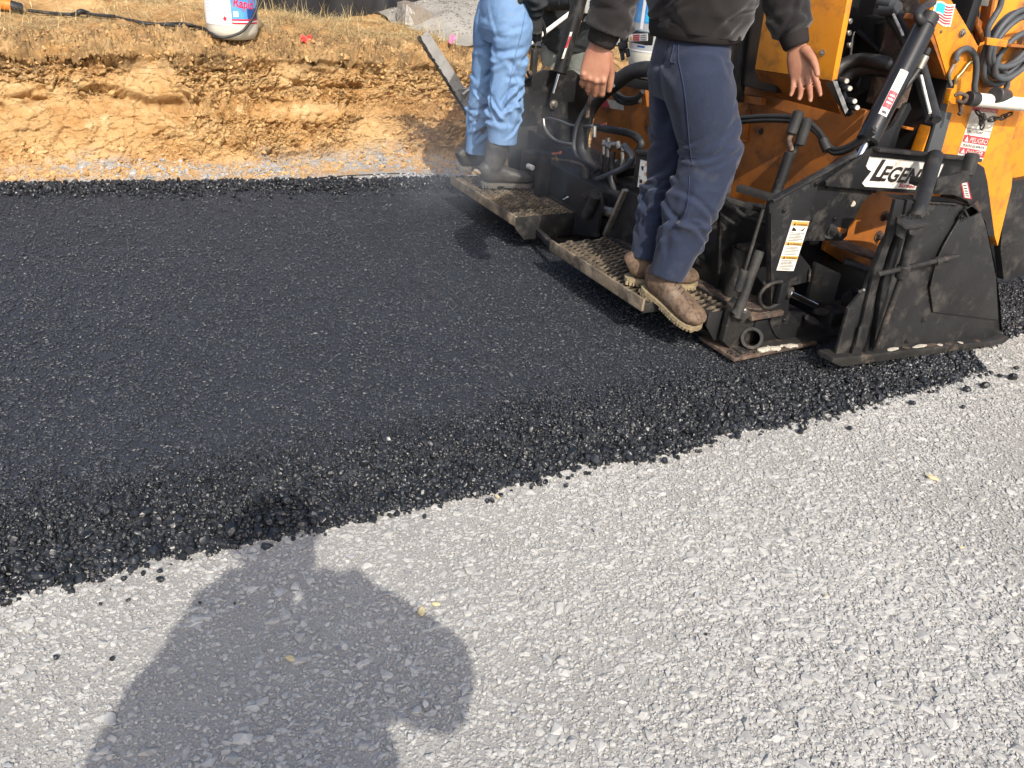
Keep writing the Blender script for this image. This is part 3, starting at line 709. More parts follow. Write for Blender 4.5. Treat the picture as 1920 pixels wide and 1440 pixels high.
# ---- tow arm and side panel on the near side
def tow_arm():
    V1 = 2.36
    upper = pv([(1741, 30), (1752, -50), (1760, -50), (1784, 0), (1835, 87), (1832, 97), (1815, 118), (1800, 150), (1778, 150), (1757, 80)], V1-0.05)
    plate('tow_arm_bracket', upper, EV*0.05, MAT_orange, PAV, 0.004)
    side = pv([(1733, 28), (1741, 30), (1757, 80), (1778, 150), (1774, 150), (1750, 84), (1728, 38)], V1-0.045)
    plate('bracket_flange', side, EV*0.09, MAT_orange_stain_shade, PAV, 0.002)
    low = pv([(1779, 152), (1800, 135), (1835, 100), (1925, 60), (1925, 170), (1888, 293), (1899, 330), (1897, 352), (1871, 462), (1858, 420), (1845, 330), (1825, 300), (1726, 290)], V1)
    arm = plate('tow_arm', low, EV*0.06, MAT_orange, PAV, 0.004)
    box('side_panel', M(4.9, 2.56, 1.05), (2.2, 0.05, 0.9), MAT_orange, PAV, bevel=0.01)
    bar('panel_frame', PV(1808, 20, 2.45), PV(1846, 60, 2.45), 0.03, 0.03, MAT_orange_stain_shade, PAV)
    tube('pipe_frame', [PV(1800, 30, 2.42), PV(1806, 12, 2.42), PV(1822, 9, 2.42), PV(1828, 40, 2.42), PV(1842, 75, 2.42)], 0.014, MAT_orange_stain_shade, PAV, 10, 4)
    bar('panel_rib', PV(1858, -20, 2.43), PV(1842, 70, 2.43), 0.02, 0.05, MAT_orange_stain_shade, PAV, -EV)
    plate('latch', pv([(1825, -10), (1858, -10), (1853, 12), (1828, 10)], 2.40), EV*0.02, MAT_zinc, PAV, 0.003)
    plate('side_recess', pv([(1800, 5), (1828, -20), (1845, 60), (1836, 86)], 2.47), EV*0.01, MAT_rust, PAV, 0.001)
    bolt('bolt', PV(1804, 62, V1-0.052), -EV, 0.012, MAT_zinc, PAV)
    bolt('bolt', PV(1765, 59, V1-0.052), -EV, 0.004, MAT_rust, PAV)
    plate('rubber_strip', pv([(1763, 207), (1785, 212), (1764, 289), (1739, 285)], V1-0.012), EV*0.011, MAT_hose_grey, PAV, 0.002)
    plate('drip_panel', pv([(1889, 300), (1902, 340), (1945, 330), (1945, 660), (1895, 640), (1884, 540), (1876, 470)], V1+0.015), EV*0.04, MAT_dusty_black, PAV, 0.003)
    bar('hinge_pin', PV(1783, 166, V1-0.02), PV(1775, 194, V1-0.02), 0.03, 0.03, MAT_orange, PAV, EV)
    # danger decal
    dv = V1-0.002
    q = pv([(1825, 198), (1872, 204), (1842, 302), (1795, 293)], dv)
    dec = plate('danger_decal', q, EV*0.0015, MAT_white, PAV, 0)
    def dp(a, b): return q[0]*(1-a)*(1-b)+q[1]*a*(1-b)+q[2]*a*b+q[3]*(1-a)*b
    def band(b0, b1, m, nm='colour_band', a0=0.01, a1=0.99):
        plate(nm, [dp(a0, b0)-EV*0.002, dp(a1, b0)-EV*0.002, dp(a1, b1)-EV*0.002, dp(a0, b1)-EV*0.002], EV*0.001, m, dec, 0)
    band(0.0, 0.09, MAT_red); band(0.56, 0.70, MAT_red); band(0.81, 0.935, MAT_red)
    band(0.43, 0.435, MAT_blackfilm); 
    xd, yd = (dp(1, .5)-dp(0, .5)).normalized(), (dp(.5, 0)-dp(.5, 1)).normalized(); yd = (yd - xd*yd.dot(xd)).normalized(); W = (dp(1, .5)-dp(0, .5)).length; Hh = (dp(0, 0)-dp(0, 1)).length
    def tx(s, a, b, h, m, wd, **k):
        o = text('lettering', s, dp(a, b)-EV*0.0035, xd, yd, h*Hh, m, dec, 0.0, **k)
        xs = [v.co.dot(xd) for v in o.data.vertices]; f = wd*W/(max(xs)-min(xs)); x0 = min(xs)
        for v in o.data.vertices: v.co += xd*((v.co.dot(xd)-x0)*(f-1))
    tx('DANGER', 0.28, 0.08, 0.085, MAT_white, 0.62)
    tx('PINCH POINT', 0.06, 0.51, 0.075, MAT_blackfilm, 0.60, bold=0.01)
    tx('PELIGRO', 0.24, 0.685, 0.135, MAT_white, 0.70)
    tx('PUNTO DE APRIETE', 0.06, 0.785, 0.07, MAT_blackfilm, 0.85, bold=0.01)
    tx('DANGER', 0.24, 0.92, 0.125, MAT_white, 0.66)
    tx('EQUIPMENT', 0.16, 0.99, 0.06, MAT_blackfilm, 0.72, bold=0.01)
    for b0, b1 in ((0.58, 0.685), (0.83, 0.92)):
        plate('warning_triangle', [dp(0.06, b1)-EV*0.0035, dp(0.2, b1)-EV*0.0035, dp(0.13, b0)-EV*0.0035], EV*0.001, MAT_white, dec, 0)
    # pictogram: a hook and a gear block
    plate('pictogram', [dp(.35, .2)-EV*.003, dp(.5, .16)-EV*.003, dp(.62, .24)-EV*.003, dp(.55, .36)-EV*.003, dp(.42, .34)-EV*.003], EV*0.001, MAT_blackfilm, dec, 0)
    # flag decal
    fv = V1-0.0525
    fq = pv([(1757, 5), (1788, 12), (1780, 48), (1750, 38)], fv)
    def fp(a, b, e=0.0):
        p = fq[0]*(1-a)*(1-b)+fq[1]*a*(1-b)+fq[2]*a*b+fq[3]*(1-a)*b
        return p + EZ*(0.0035*math.sin(a*7)) - EV*e
    def wavy(nm, a0, a1, b0, b1, m, par, e):
        n_ = 8; vs = [fp(a0+(a1-a0)*i/n_, b0, e) for i in range(n_+1)]+[fp(a1-(a1-a0)*i/n_, b1, e) for i in range(n_+1)]
        return plate(nm, vs, EV*0.0008, m, par, 0)
    fl = wavy('flag_decal', -0.12, 1.08, -0.08, 1.08, MAT_white, PAV, 0.0)
    wavy('blue_canton', 0.0, 0.5, 0.02, 0.5, MAT_cyan, fl, 0.0012)
    for i in range(7):
        b0 = 0.02+i*0.145
        wavy('red_stripe', 0.5 if b0 < 0.5 else 0.0, 1.0, b0, b0+0.07, MAT_red, fl, 0.0012)
    plate('flag_pole', [fp(-.04, -.05, .0012), fp(-.015, -.05, .0012), fp(-.06, 1.25, .0012), fp(-.09, 1.25, .0012)], EV*0.0008, MAT_white, fl, 0)
    # white pipe, chain, hose loop with plug, hose coil on its hook
    rod('white_pipe', PV(1829, 187, 2.27), PV(1990, 203, 2.27), 0.030, MAT_cream, PAV, 20)
    rod('pipe_end', PV(1815, 184, 2.27), PV(1830, 187, 2.27), 0.031, MAT_hose, PAV, 20)
    tube('rusty_hook', [PV(1790, 180, 2.28), PV(1800, 175, 2.27), PV(1812, 181, 2.26), PV(1806, 192, 2.26), PV(1795, 188, 2.28)], 0.009, MAT_rust, PAV, 8, 4)
    tube('rusty_hook', [PV(1800, 190, 2.28), PV(1802, 208, 2.27), PV(1798, 215, 2.27)], 0.01, MAT_rust, PAV, 8, 4)
    links = [(1832, 208), (1838, 217), (1846, 222), (1855, 224), (1866, 223), (1876, 221), (1886, 218), (1895, 212)]
    for i in range(len(links)-1):
        a, b = PV(*links[i], 2.30), PV(*links[i+1], 2.30); d = (b-a); c = (a+b)/2; L_ = d.length*0.72; d.normalize()
        s_ = (EZ if i % 2 else EV); s_ = (s_-d*s_.dot(d)).normalized()
        tube('chain_link', [c+d*L_*math.cos(t_)+s_*0.012*math.sin(t_) for t_ in np.linspace(0, 2*math.pi, 13)], 0.0042, MAT_steel_dirty, PAV, 6)
    for i in range(3):
        a = PV(1842, 220+i*8, 2.30); s_ = (EU if i % 2 else EV)
        tube('chain_link', [a+EZ*0.017*math.cos(t_)+s_*0.009*math.sin(t_) for t_ in np.linspace(0, 2*math.pi, 13)], 0.004, MAT_steel_dirty, PAV, 6)
    tube('grey_hose', [PV(*p, 2.29) for p in ((1791, 112), (1797, 98), (1811, 91), (1824, 98), (1830, 115), (1830, 140), (1827, 165), (1832, 182), (1845, 190), (1862, 190))], 0.0125, MAT_hose_grey, PAV, 12, 6)
    tube('grey_hose', [PV(*p, 2.31) for p in ((1884, 172), (1889, 155), (1884, 137), (1875, 124), (1864, 108), (1857, 90), (1852, 70))], 0.0125, MAT_hose_grey, PAV, 12, 6)
    pk = rod('hose_plug', PV(1866, 178, 2.25), PV(1884, 182, 2.29), 0.034, MAT_hose, PAV, 20, 0.004)
    tube('steel_line', [PV(*p, 2.30) for p in ((1791, 112), (1786, 125), (1779, 143), (1783, 160))], 0.008, MAT_zinc, PAV, 8, 5)
    rod('hose_clamp', PV(1788, 114, 2.295), PV(1795, 110, 2.295), 0.015, MAT_zinc, PAV, 12)
    tube('steel_line', [PV(*p, 2.30) for p in ((1826, 112), (1815, 120), (1803, 136), (1794, 146), (1790, 158))], 0.009, MAT_brass, PAV, 8, 5)
    cc = PV(1886, 92, 2.33)
    for k in range(6):
        rx, rz = 0.155+0.018*math.sin(k*2.1), 0.150-0.012*k; off = Vector(EU)*(0.02*math.sin(k*1.7))+EZ*(-0.015*k*math.cos(k))
        tl = 0.35+0.06*math.sin(k*3)
        pts = [cc+off+(-EV)*(0.012*k*0.8)+EU*(rx*math.cos(t_)*math.cos(tl)-rz*math.sin(t_)*math.sin(tl))*0.95+EZ*(rx*math.cos(t_)*math.sin(tl)+rz*math.sin(t_)*math.cos(tl)) for t_ in np.linspace(0, 2*math.pi, 33)]
        tube('hose_coil', pts, 0.0128, MAT_hose_grey, PAV, 10)
    tube('grey_hose', [PV(*p, 2.31) for p in ((1882, -20), (1875, 12), (1864, 32), (1853, 52), (1850, 75))], 0.0128, MAT_hose_grey, PAV, 12, 6)
    plate('coil_hook', pv([(1851, 70), (1891, 75), (1887, 89), (1850, 84)], 2.22), EV*0.012, MAT_orange, PAV, 0.002)
    bar('hook_arm', PV(1885, 84, 2.25), PV(1935, 88, 2.36), 0.05, 0.012, MAT_orange_stain_shade, PAV)
    # vent slot and scratches read as real pieces
    bar('support_leg', PV(1713, 245, 2.5), PV(1713, 300, 2.5), 0.02, 0.02, MAT_orange_stain_shade, PAV)
    bar('support_rail', PV(1695, 239, 2.46), PV(1742, 247, 2.46), 0.03, 0.012, MAT_orange_stain_shade, PAV)
    plate('rail_back_plate', pv([(1690, 240), (1745, 245), (1728, 300), (1680, 300)], 2.66), EV*0.02, MAT_orange_stain_shade, PAV, 0.002)  # flat plate set behind the support rail
tow_arm()

# ---- screed: side plate with hood, sign and decals
def screed_side():
    SV = 2.13
    out = [(1446, 377), (1470, 362), (1540, 325), (1600, 293), (1621, 279), (1640, 283), (1690, 300), (1702, 362), (1642, 357), (1618, 380), (1603, 410), (1592, 424), (1589, 442), (1579, 452),
           (1512, 452), (1500, 458), (1496, 470), (1520, 500), (1518, 528), (1482, 537), (1479, 582), (1497, 604), (1517, 622), (1510, 634), (1491, 639), (1467, 640), (1453, 628), (1444, 606), (1443, 500), (1443, 385)]
    sp = plate('side_plate', pv(out, SV), EV*0.022, MAT_black, PAV, 0.004)
    hood = [(1546, 349), (1636, 282), (1700, 287), (1829, 303), (1846, 314), (1852, 340), (1866, 445), (1838, 440), (1815, 378), (1790, 366), (1702, 363), (1642, 358)]
    hd = plate('screed_hood', pv(hood, SV-0.03), EV*0.028, MAT_black, PAV, 0.004)
    bar('hood_flange', PV(1547, 344, SV-0.035), PV(1634, 281, SV-0.035), 0.022, 0.012, MAT_steel_dirty, PAV, -EV)
    bar('hood_flange', PV(1640, 279, SV-0.045), PV(1832, 299, SV-0.045), 0.05, 0.014, MAT_dusty_black, PAV, EZ)
    bar('edge_flange', PV(1446, 376, SV-0.004), PV(1620, 279, SV-0.004), 0.012, 0.03, MAT_dusty_black, PAV, -EV)
    # end sign
    sv = SV-0.032
    sg = plate('name_sign', pv([(1631, 294), (1770, 307), (1757, 337), (1745, 352), (1721, 356), (1622, 350), (1617, 344), (1626, 332), (1635, 321), (1628, 318), (1624, 312)], sv), EV*0.002, MAT_white, PAV, 0)
    a, b = PV(1632, 337, sv-0.002), PV(1716, 343.5, sv-0.002)
    xd = (b-a).normalized(); yd = (EZ-xd*EZ.dot(xd)).normalized()
    hgt = (PV(1640, 300, sv)-PV(1636, 337, sv)).length
    def fitx(o, w):
        xs = [v.co.dot(xd) for v in o.data.vertices]; f = w/(max(xs)-min(xs)); x0 = min(xs)
        for v in o.data.vertices: v.co += xd*((v.co.dot(xd)-x0)*(f-1))
    pxw = (b-a).length/84.0
    fitx(text('lettering', 'L', a-xd*2*pxw, xd, yd, hgt*1.40, MAT_blackfilm, sg, 0.0, shear=0.3, bold=0.035), 21*pxw)
    fitx(text('lettering', 'EGEND', a+xd*12.5*pxw, xd, yd, hgt*1.02, MAT_blackfilm, sg, 0.0, shear=0.3, bold=0.03, spacing=0.98), 94*pxw)
    r0 = PV(1684, 350.5, sv-0.002); fitx(text('lettering', 'Screed System', r0, xd, yd, hgt*0.27, MAT_red, sg, 0.0, shear=0.25, bold=0.02), 66*pxw)
    rd = [(1698, 341.8), (1740, 345.6)]
    vd = plate('guard_decal', pv([(1801, 340), (1815, 341), (1822, 374), (1807, 371)], SV-0.032), EV*0.0015, MAT_red, PAV, 0)
    plate('decal_field', pv([(1804, 342.5), (1813, 343), (1819, 371.5), (1809.5, 370)], SV-0.0335), EV*0.001, MAT_white, vd, 0)
    for yy in (347, 352, 357, 362, 366): plate('printed_line', pv([(1806+(yy-345)*.22, yy), (1812+(yy-345)*.22, yy+.4), (1812.4+(yy-345)*.22, yy+2.4), (1806.4+(yy-345)*.22, yy+2)], SV-0.0345), EV*0.0006, MAT_blackfilm, vd, 0)
    # warning decals
    wq = pv([(1486, 413), (1518, 415), (1488, 508), (1456, 507)], SV-0.002)
    def wp(a_, b_, e=0.0): return wq[0]*(1-a_)*(1-b_)+wq[1]*a_*(1-b_)+wq[2]*a_*b_+wq[3]*(1-a_)*b_-EV*e
    wd = plate('warning_decal', [wp(0, 0), wp(1, 0), wp(1, 1), wp(0, 1)], EV*0.0015, MAT_white, PAV, 0)
    def strip(a0, a1, b0, b1, m, nm): plate(nm, [wp(a0, b0, .0012), wp(a1, b0, .0012), wp(a1, b1, .0012), wp(a0, b1, .0012)], EV*0.0008, m, wd, 0)
    for b0, b1 in ((0.015, 0.10), (0.42, 0.485), (0.70, 0.76)): strip(0.02, 0.98, b0, b1, MAT_yellowfilm, 'amber_band')
    xw = (wp(1, .5)-wp(0, .5)).normalized(); yw = (wp(.5, 0)-wp(.5, 1)); yw = (yw-xw*yw.dot(xw)).normalized(); WW = (wp(1, 0)-wp(0, 0)).length
    for bb in (0.093, 0.482, 0.757):
        text('lettering', 'WARNING', wp(0.28, bb, .0022), xw, yw, 0.0135, MAT_blackfilm, wd, 0.0)
        plate('warning_triangle', [wp(.1, bb, .0022), wp(.24, bb, .0022), wp(.19, bb-.055, .0022)], EV*0.0006, MAT_blackfilm, wd, 0)
    plate('pictogram', [wp(.12, .2, .002), wp(.16, .13, .002), wp(.3, .15, .002), wp(.4, .2, .002)], EV*.0006, MAT_blackfilm, wd, 0)
    plate('pictogram', [wp(.58, .2, .002), wp(.7, .17, .002), wp(.85, .12, .002), wp(.78, .19, .002)], EV*.0006, MAT_blackfilm, wd, 0)
    for i, bb in enumerate([.235, .265, .295, .325, .355, .385, .515, .545, .575, .605, .635, .665, .79, .82, .85, .88, .91, .94, .965]):
        strip(0.1, 0.9-0.25*((i*7) % 4)/4, bb, bb+0.008, MAT_blackfilm, 'printed_line')
    # holes, pivot bolt
    rod('through_hole', PV(1598, 382, SV-0.001), PV(1598, 382, SV+0.004), 0.013, MAT_concrete_bits, PAV, 16)
    rod('pivot_washer', PV(1556, 434, SV-0.008), PV(1556, 434, SV+0.002), 0.032, MAT_black, PAV, 20)
    bolt('pivot_bolt', PV(1559, 434, SV-0.008), -EV, 0.016, MAT_steel_dirty, PAV, 0.03)
    plate('adjust_slot', pv([(1570, 426), (1588, 429), (1586, 437), (1570, 440)], SV-0.001), EV*0.004, MAT_orange_stain_shade, PAV, 0)
    # orange inner arm behind the cut-out
    plate('inner_arm', pv([(1560, 350), (1745, 350), (1720, 420), (1690, 520), (1590, 500), (1545, 470), (1560, 400)], SV+0.19), EV*0.02, MAT_orange_stain_shade, PAV, 0.002)
    for x, y in ((1659, 405), (1647, 442)): bolt('bolt', PV(x, y, SV+0.188), -EV, 0.017, MAT_rust, PAV, 0.025)
    # shelf plate with dust, folded guard plate, black sheet standing in for the recess's shade
    sh = [PV(1556, 453, SV+0.02), PV(1580, 449, SV+0.16), PV(1655, 476, SV+0.12), PV(1640, 484, SV+0.0), PV(1615, 476, SV-0.02)]
    plate('ledge_plate', sh, Vector((0, 0, -0.012)), MAT_rust, PAV, 0.001)
    plate('guard_plate', [PV(1531, 492, SV+.06), PV(1578, 514, SV-0.02), PV(1562, 572, SV-0.03), PV(1515, 562, SV+.05)], EV*0.02, MAT_steel_dirty, PAV, 0.003)
    plate('recess_shade_sheet', pv([(1490, 440), (1700, 440), (1680, 660), (1480, 660)], SV+0.23), EV*0.02, MAT_black_clean, PAV, 0)
    box('screed_body', M(2.63, 3.35, 0.26), (0.50, 1.95, 0.36), MAT_black, PAV, bevel=0.01)
    # adjusting screw with tar crust, chrome extension rod, handle
    tube('adjusting_screw', [PV(1583, 490, SV+.02), PV(1612, 500, SV-.03), PV(1640, 512, SV-.1)], 0.017, MAT_tar, PAV, 12, 3)
    box('screw_nut', PV(1633, 513, SV-0.1), (0.035, 0.03, 0.035), MAT_steel_dirty, PAV, bevel=0.004)
    rod('extension_rod', PV(1480, 549, SV-0.01), PV(1530, 573, SV-0.03), 0.014, MAT_chrome, PAV, 16)
    rod('rod_bushing', PV(1470, 545, SV+0.02), PV(1484, 550, SV-0.012), 0.026, MAT_steel_dirty, PAV, 16)
    tube('lift_handle', [PV(*p, SV-0.02) for p in ((1466, 528), (1448, 531), (1433, 541), (1424, 556), (1427, 571), (1438, 578), (1452, 573), (1466, 564))], 0.0085, MAT_steel_dirty, PAV, 10, 5)
    box('handle_lug', PV(1464, 548, SV-0.02), (0.04, 0.03, 0.09), MAT_black, PAV, bevel=0.006)
    for i, (x, y, s_) in enumerate([(1540, 585, .05), (1556, 590, .06), (1572, 583, .05), (1520, 600, .045), (1587, 560, .05), (1600, 548, .04), (1580, 600, .05)]):
        o = bpy.data.objects.new('tar_lump', _cl[i % 5].copy()); o.data.materials.clear(); o.data.materials.append(MAT_tar); COL.objects.link(o); o.parent = PAV
        o.location = PV(x, y, SV-0.02)-OFF[PAV.name]; o.scale = (s_*1.4, s_*1.2, s_*0.8); o.rotation_euler = (i, i*2, i*3)
    box('sole_block', PV(1565, 588, SV), (0.17, 0.12, 0.07), MAT_steel_dirty, PAV, bevel=0.012)
screed_side()

# ---- end gate
def end_gate():
    GV = 1.88
    face = [(1566, 671), (1582, 609), (1591, 579), (1621, 543), (1637, 500), (1652, 460), (1681, 412), (1690, 376), (1740, 376), (1793, 379), (1820, 385), (1838, 398), (1848, 418), (1866, 500), (1876, 570), (1879, 622), (1872, 637), (1720, 659), (1600, 674)]
    g = plate('end_gate', pv(face, GV), EV*0.014, MAT_dusty_black, PAV, 0.003)
    fl = [(1690, 376), (1740, 376), (1793, 379), (1820, 385), (1838, 398), (1848, 418), (1866, 500), (1876, 570), (1879, 622)]
    bm = bmesh.new(); A_ = pv(fl, GV-0.012); n_ = len(fl)
    B_ = [p+EV*0.085 + EU*(0.0 if i < 3 else 0.035*min(1, (i-2)/3)) for i, p in enumerate(A_)]
    a = [bm.verts.new(p) for p in A_]; b = [bm.verts.new(p) for p in B_]
    for i in range(n_-1): bm.faces.new((a[i], a[i+1], b[i+1], b[i]))
    r = bmesh.ops.solidify(bm, geom=bm.faces[:], thickness=0.008)
    bmobj('gate_flange', bm, MAT_black, g, True, sharp=40)
    nose = [(1848, 418), (1866, 500), (1876, 570), (1879, 622), (1872, 637)]
    P0 = pv(nose, GV); P1 = [p+EU*0.055+EV*0.045 for p in P0]
    bm = bmesh.new(); a = [bm.verts.new(p) for p in P0]; b = [bm.verts.new(p) for p in P1]
    for i in range(len(a)-1): bm.faces.new((a[i], a[i+1], b[i+1], b[i]))
    bmesh.ops.solidify(bm, geom=bm.faces[:], thickness=0.008); bmobj('gate_nose', bm, MAT_black, g, True, sharp=40)
    sk = pv([(1563, 672), (1870, 638), (1888, 630), (1893, 636), (1880, 645), (1580, 688), (1560, 680)], GV-0.035)
    s = plate('skid_shoe', sk, EV*0.085, MAT_steel_dirty, PAV, 0.004)
    for (x0, x1, yy) in ((1660, 1740, 655), (1745, 1850, 648)):
        for k in range(4):
            x = x0+(x1-x0)*(k+random.random()*1.4)/4; yv = yy-(x-x0)*0.11
            o = bpy.data.objects.new('dust_crust', _cl[k % 5].copy()); o.data.materials.clear(); o.data.materials.append(MAT_rust if k % 2 else MAT_concrete_bits); COL.objects.link(o); o.parent = s
            o.location = PV(x, yv+1, GV-0.02)-OFF[PAV.name]; o.scale = (random.uniform(.03,.09), 0.03, 0.005); o.rotation_euler = (0, 0, YAW)
    # guide channel with flat bars
    ch = pv([(1680, 374), (1697, 376), (1690, 410), (1665, 470), (1640, 560), (1625, 640), (1612, 668), (1595, 672), (1618, 600), (1640, 505), (1664, 440)], GV-0.018)
    plate('guide_channel', ch, EV*0.016, MAT_dusty_black, g, 0.003)
    ch2 = pv([(1702, 375), (1712, 376), (1702, 430), (1672, 520), (1648, 655), (1638, 656), (1656, 530), (1690, 430)], GV-0.026)
    plate('guide_bar', ch2, EV*0.02, MAT_black, g, 0.003)
    gus = pv([(1812, 386), (1840, 400), (1849, 425), (1868, 520), (1872, 600), (1750, 585), (1744, 540), (1762, 476)], GV-0.012)
    plate('gusset', gus, EV*0.011, MAT_dusty_black, g, 0.002)
    pipe('square_socket', PV(1827, 389, GV+0.02), PV(1822, 396, GV-0.045), 0.030, 0.024, MAT_black, g, 4)
    bolt('bolt', PV(1802, 407, GV-0.014), -EV, 0.012, MAT_black_clean, g)
    for x, y in ((1782, 392), (1763, 427), (1797, 500), (1679, 578)): rod('bolt_hole', PV(x, y, GV-0.0022), PV(x, y, GV+0.002), 0.005, MAT_hose, g, 10)
    plate('slot', pv([(1612, 612), (1617, 614), (1610, 650), (1604, 650)], GV-0.0195), EV*0.004, MAT_hose, g, 0)
    # jack post with grips
    JV = GV-0.06
    rod('jack_post', PV(1754, 291, 2.03), PV(1716, 412, JV), 0.031, MAT_dusty_black, PAV, 20, 0.006)
    rod('jack_tube', PV(1716, 410, JV), PV(1693, 505, JV), 0.019, MAT_dusty_black, PAV, 16)
    rod('jack_collar', PV(1695, 497, JV), PV(1690, 520, JV), 0.026, MAT_dusty_black, PAV, 16)
    rod('jack_screw', PV(1690, 520, JV), PV(1643, 652, JV), 0.0125, MAT_steel_dirty, PAV, 14)
    rod('grip', PV(1824, 287, 2.0), PV(1812, 330, 1.99), 0.028, MAT_hose, PAV, 20, 0.008)
    bar('crank_arm', PV(1752, 346, 1.97), PV(1816, 329, 1.98), 0.018, 0.05, MAT_dusty_black, PAV, EZ)
    plate('crank_clamp', pv([(1735, 337), (1754, 340), (1750, 357), (1731, 353)], 1.93), EV*0.07, MAT_black, PAV, 0.004)
    pt = [PV(1683, 410, JV-.04), PV(1700, 424, JV-.07), PV(1748, 417, JV-.06), PV(1724, 403, JV+.03)]
    plate('post_bracket', pt, Vector((0, 0, -0.014)), MAT_steel_dirty, PAV, 0.002)
    plate('bracket_web', pv([(1703, 424), (1736, 418), (1726, 445), (1706, 440)], JV-.05), EV*0.012, MAT_black, PAV, 0.002)
    plate('bracket_web', pv([(1683, 408), (1700, 424), (1694, 450), (1680, 440)], JV-.03), EV*0.012, MAT_black, PAV, 0.002)
    rod('cross_screw', PV(1646, 514, JV-.005), PV(1795, 480, JV+.02), 0.0105, MAT_steel_dirty, PAV, 12)
    rod('screw_collar', PV(1753, 491, JV+.012), PV(1763, 488, JV+.014), 0.018, MAT_steel_dirty, PAV, 12)
    rod('grease_nipple', PV(1611, 547, GV-.01), PV(1621, 543, GV-.03), 0.006, MAT_zinc, PAV, 10)
end_gate()

# ---- walkways
def walkway(u0, u1, v0, v1, z, drop, notch=None):
    nu_c, nv_c = notch or (u0, v0)
    outl = [M(u1-.008, v0+.006, z-.016), M(u1-.008, v1-.006, z-.016), M(u0+.008, v1-.006, z-.016)]+([M(u0+.008, nv_c, z-.016), M(nu_c, nv_c-0.02, z-.016), M(nu_c+.008, v0+.006, z-.016)] if notch else [M(u0+.008, v0+.006, z-.016)])
    w = plate('walkway', outl, -EZ*0.045, MAT_steel_dirty, PAV, 0.003)
    bar('frame_rail', M(u0+0.006, nv_c, z-0.024), M(u0+0.006, v1, z-0.024), 0.014, 0.055, MAT_tread, w)
    bar('frame_rail', M(u1-0.006, v0, z-0.024), M(u1-0.006, v1, z-0.024), 0.012, 0.05, MAT_steel_dirty, w)
    a0 = nu_c
    plate('end_panel', [M(a0, v0-0.004, z), M(u1, v0-0.004, z), M(u1, v0-0.004, z-drop), M(a0+0.06, v0-0.004, z-drop), M(a0, v0-0.004, z-0.06)], EV*0.008, MAT_dusty_black, w, 0.002)
    bm = bmesh.new(); nu2, nv2 = int((u1-u0-0.03)/0.050), int((v1-v0-0.01)/0.034)
    for i in range(nu2):
        for j in range(nv2):
            cu2 = u0+0.022+(i+0.5)*(u1-u0-0.036)/nu2; cv = v0+0.008+(j+0.5+0.5*(i % 2))*(v1-v0-0.03)/nv2
            if notch and cu2 < nu_c+0.02 and cv < nv_c: continue
            hgt = 0.015*random.uniform(0.75, 1.1); hw, hl = 0.0042, 0.025
            p = [M(cu2-hl, cv-hw, z-0.0165), M(cu2-hl*0.5, cv-hw*2.0, z-0.016+hgt), M(cu2+hl*0.5, cv-hw*2.0, z-0.016+hgt), M(cu2+hl, cv-hw, z-0.0165),
                 M(cu2+hl, cv+hw*1.6, z-0.0165), M(cu2+hl*0.5, cv-hw*0.2, z-0.016+hgt*0.95), M(cu2-hl*0.5, cv-hw*0.2, z-0.016+hgt*0.95), M(cu2-hl, cv+hw*1.6, z-0.0165)]
            q = [bm.verts.new(x) for x in p]
            bm.faces.new((q[0], q[1], q[2], q[3])); bm.faces.new((q[1], q[6], q[5], q[2])); bm.faces.new((q[4], q[5], q[6], q[7])); bm.faces.new((q[0], q[7], q[6], q[1])); bm.faces.new((q[2], q[5], q[4], q[3]))
    o = bmobj('grating', bm, MAT_tread, w); o['kind'] = 'stuff'
    return w
WZ = 0.26
walkway(1.962, 2.31, 2.20, 3.195, WZ, 0.135, (2.15, 2.40))
walkway(1.97, 2.38, 3.585, 4.47, WZ, 0.13)
box('far_deck', M(2.46, 3.95, WZ-0.012), (0.16, 1.05, 0.02), MAT_rust, PAV, bevel=0.002)
box('near_deck', M(2.40, 2.66, WZ-0.012), (0.18, 1.1, 0.02), MAT_rust, PAV, bevel=0.002)
box('screed_plate', M(2.55, 3.33, 0.092), (0.55, 2.48, 0.028), MAT_steel_dirty, PAV, bevel=0.004)
box('screed_heel', M(2.52, 3.34, 0.16), (0.30, 2.40, 0.11), MAT_black_clean, PAV, bevel=0.01)
bar('under_rail', M(2.05, 3.2, 0.17), M(2.12, 3.6, 0.17), 0.03, 0.03, MAT_steel_dirty, PAV)
# base bracket on the near end of the screed
pb = pv([(1355, 640), (1372, 573), (1384, 560), (1398, 578), (1412, 600), (1428, 616), (1434, 640), (1426, 656), (1380, 664)], 2.15); plate('base_bracket', pb, EV*0.03, MAT_steel_dirty, PAV, 0.004)
pipe('ring_socket', PV(1410, 634, 2.11), PV(1410, 634, 2.17), 0.046, 0.033, MAT_steel_dirty, PAV, 24)
plate('base_plate', [M(2.22, 2.07, 0.098), M(2.70, 2.07, 0.098), M(2.70, 2.3, 0.098), M(2.22, 2.3, 0.098)], Vector((0, 0, -0.016)), MAT_rust, PAV, 0.003)
for k in range(9):
    o = bpy.data.objects.new('white_crust', _cl[k % 5].copy()); o.data.materials.clear(); o.data.materials.append(MAT_concrete_bits); COL.objects.link(o); o.parent = PAV
    o.location = PZ(1428+k*7.5, 655-k*0.9+random.uniform(-3, 2), 0.102)-OFF[PAV.name]; sc_ = random.uniform(0.02, 0.045); o.scale = (sc_*1.2, sc_*0.9, sc_*0.5); o.rotation_euler = (0, 0, random.random()*6)
plate('gate_link', pv([(1376, 588), (1393, 570), (1409, 588), (1397, 602), (1380, 596)], 2.12), EV*0.02, MAT_dusty_black, PAV, 0.004)
bolt('bolt', PV(1396, 582, 2.118), -EV, 0.008, MAT_zinc, PAV)
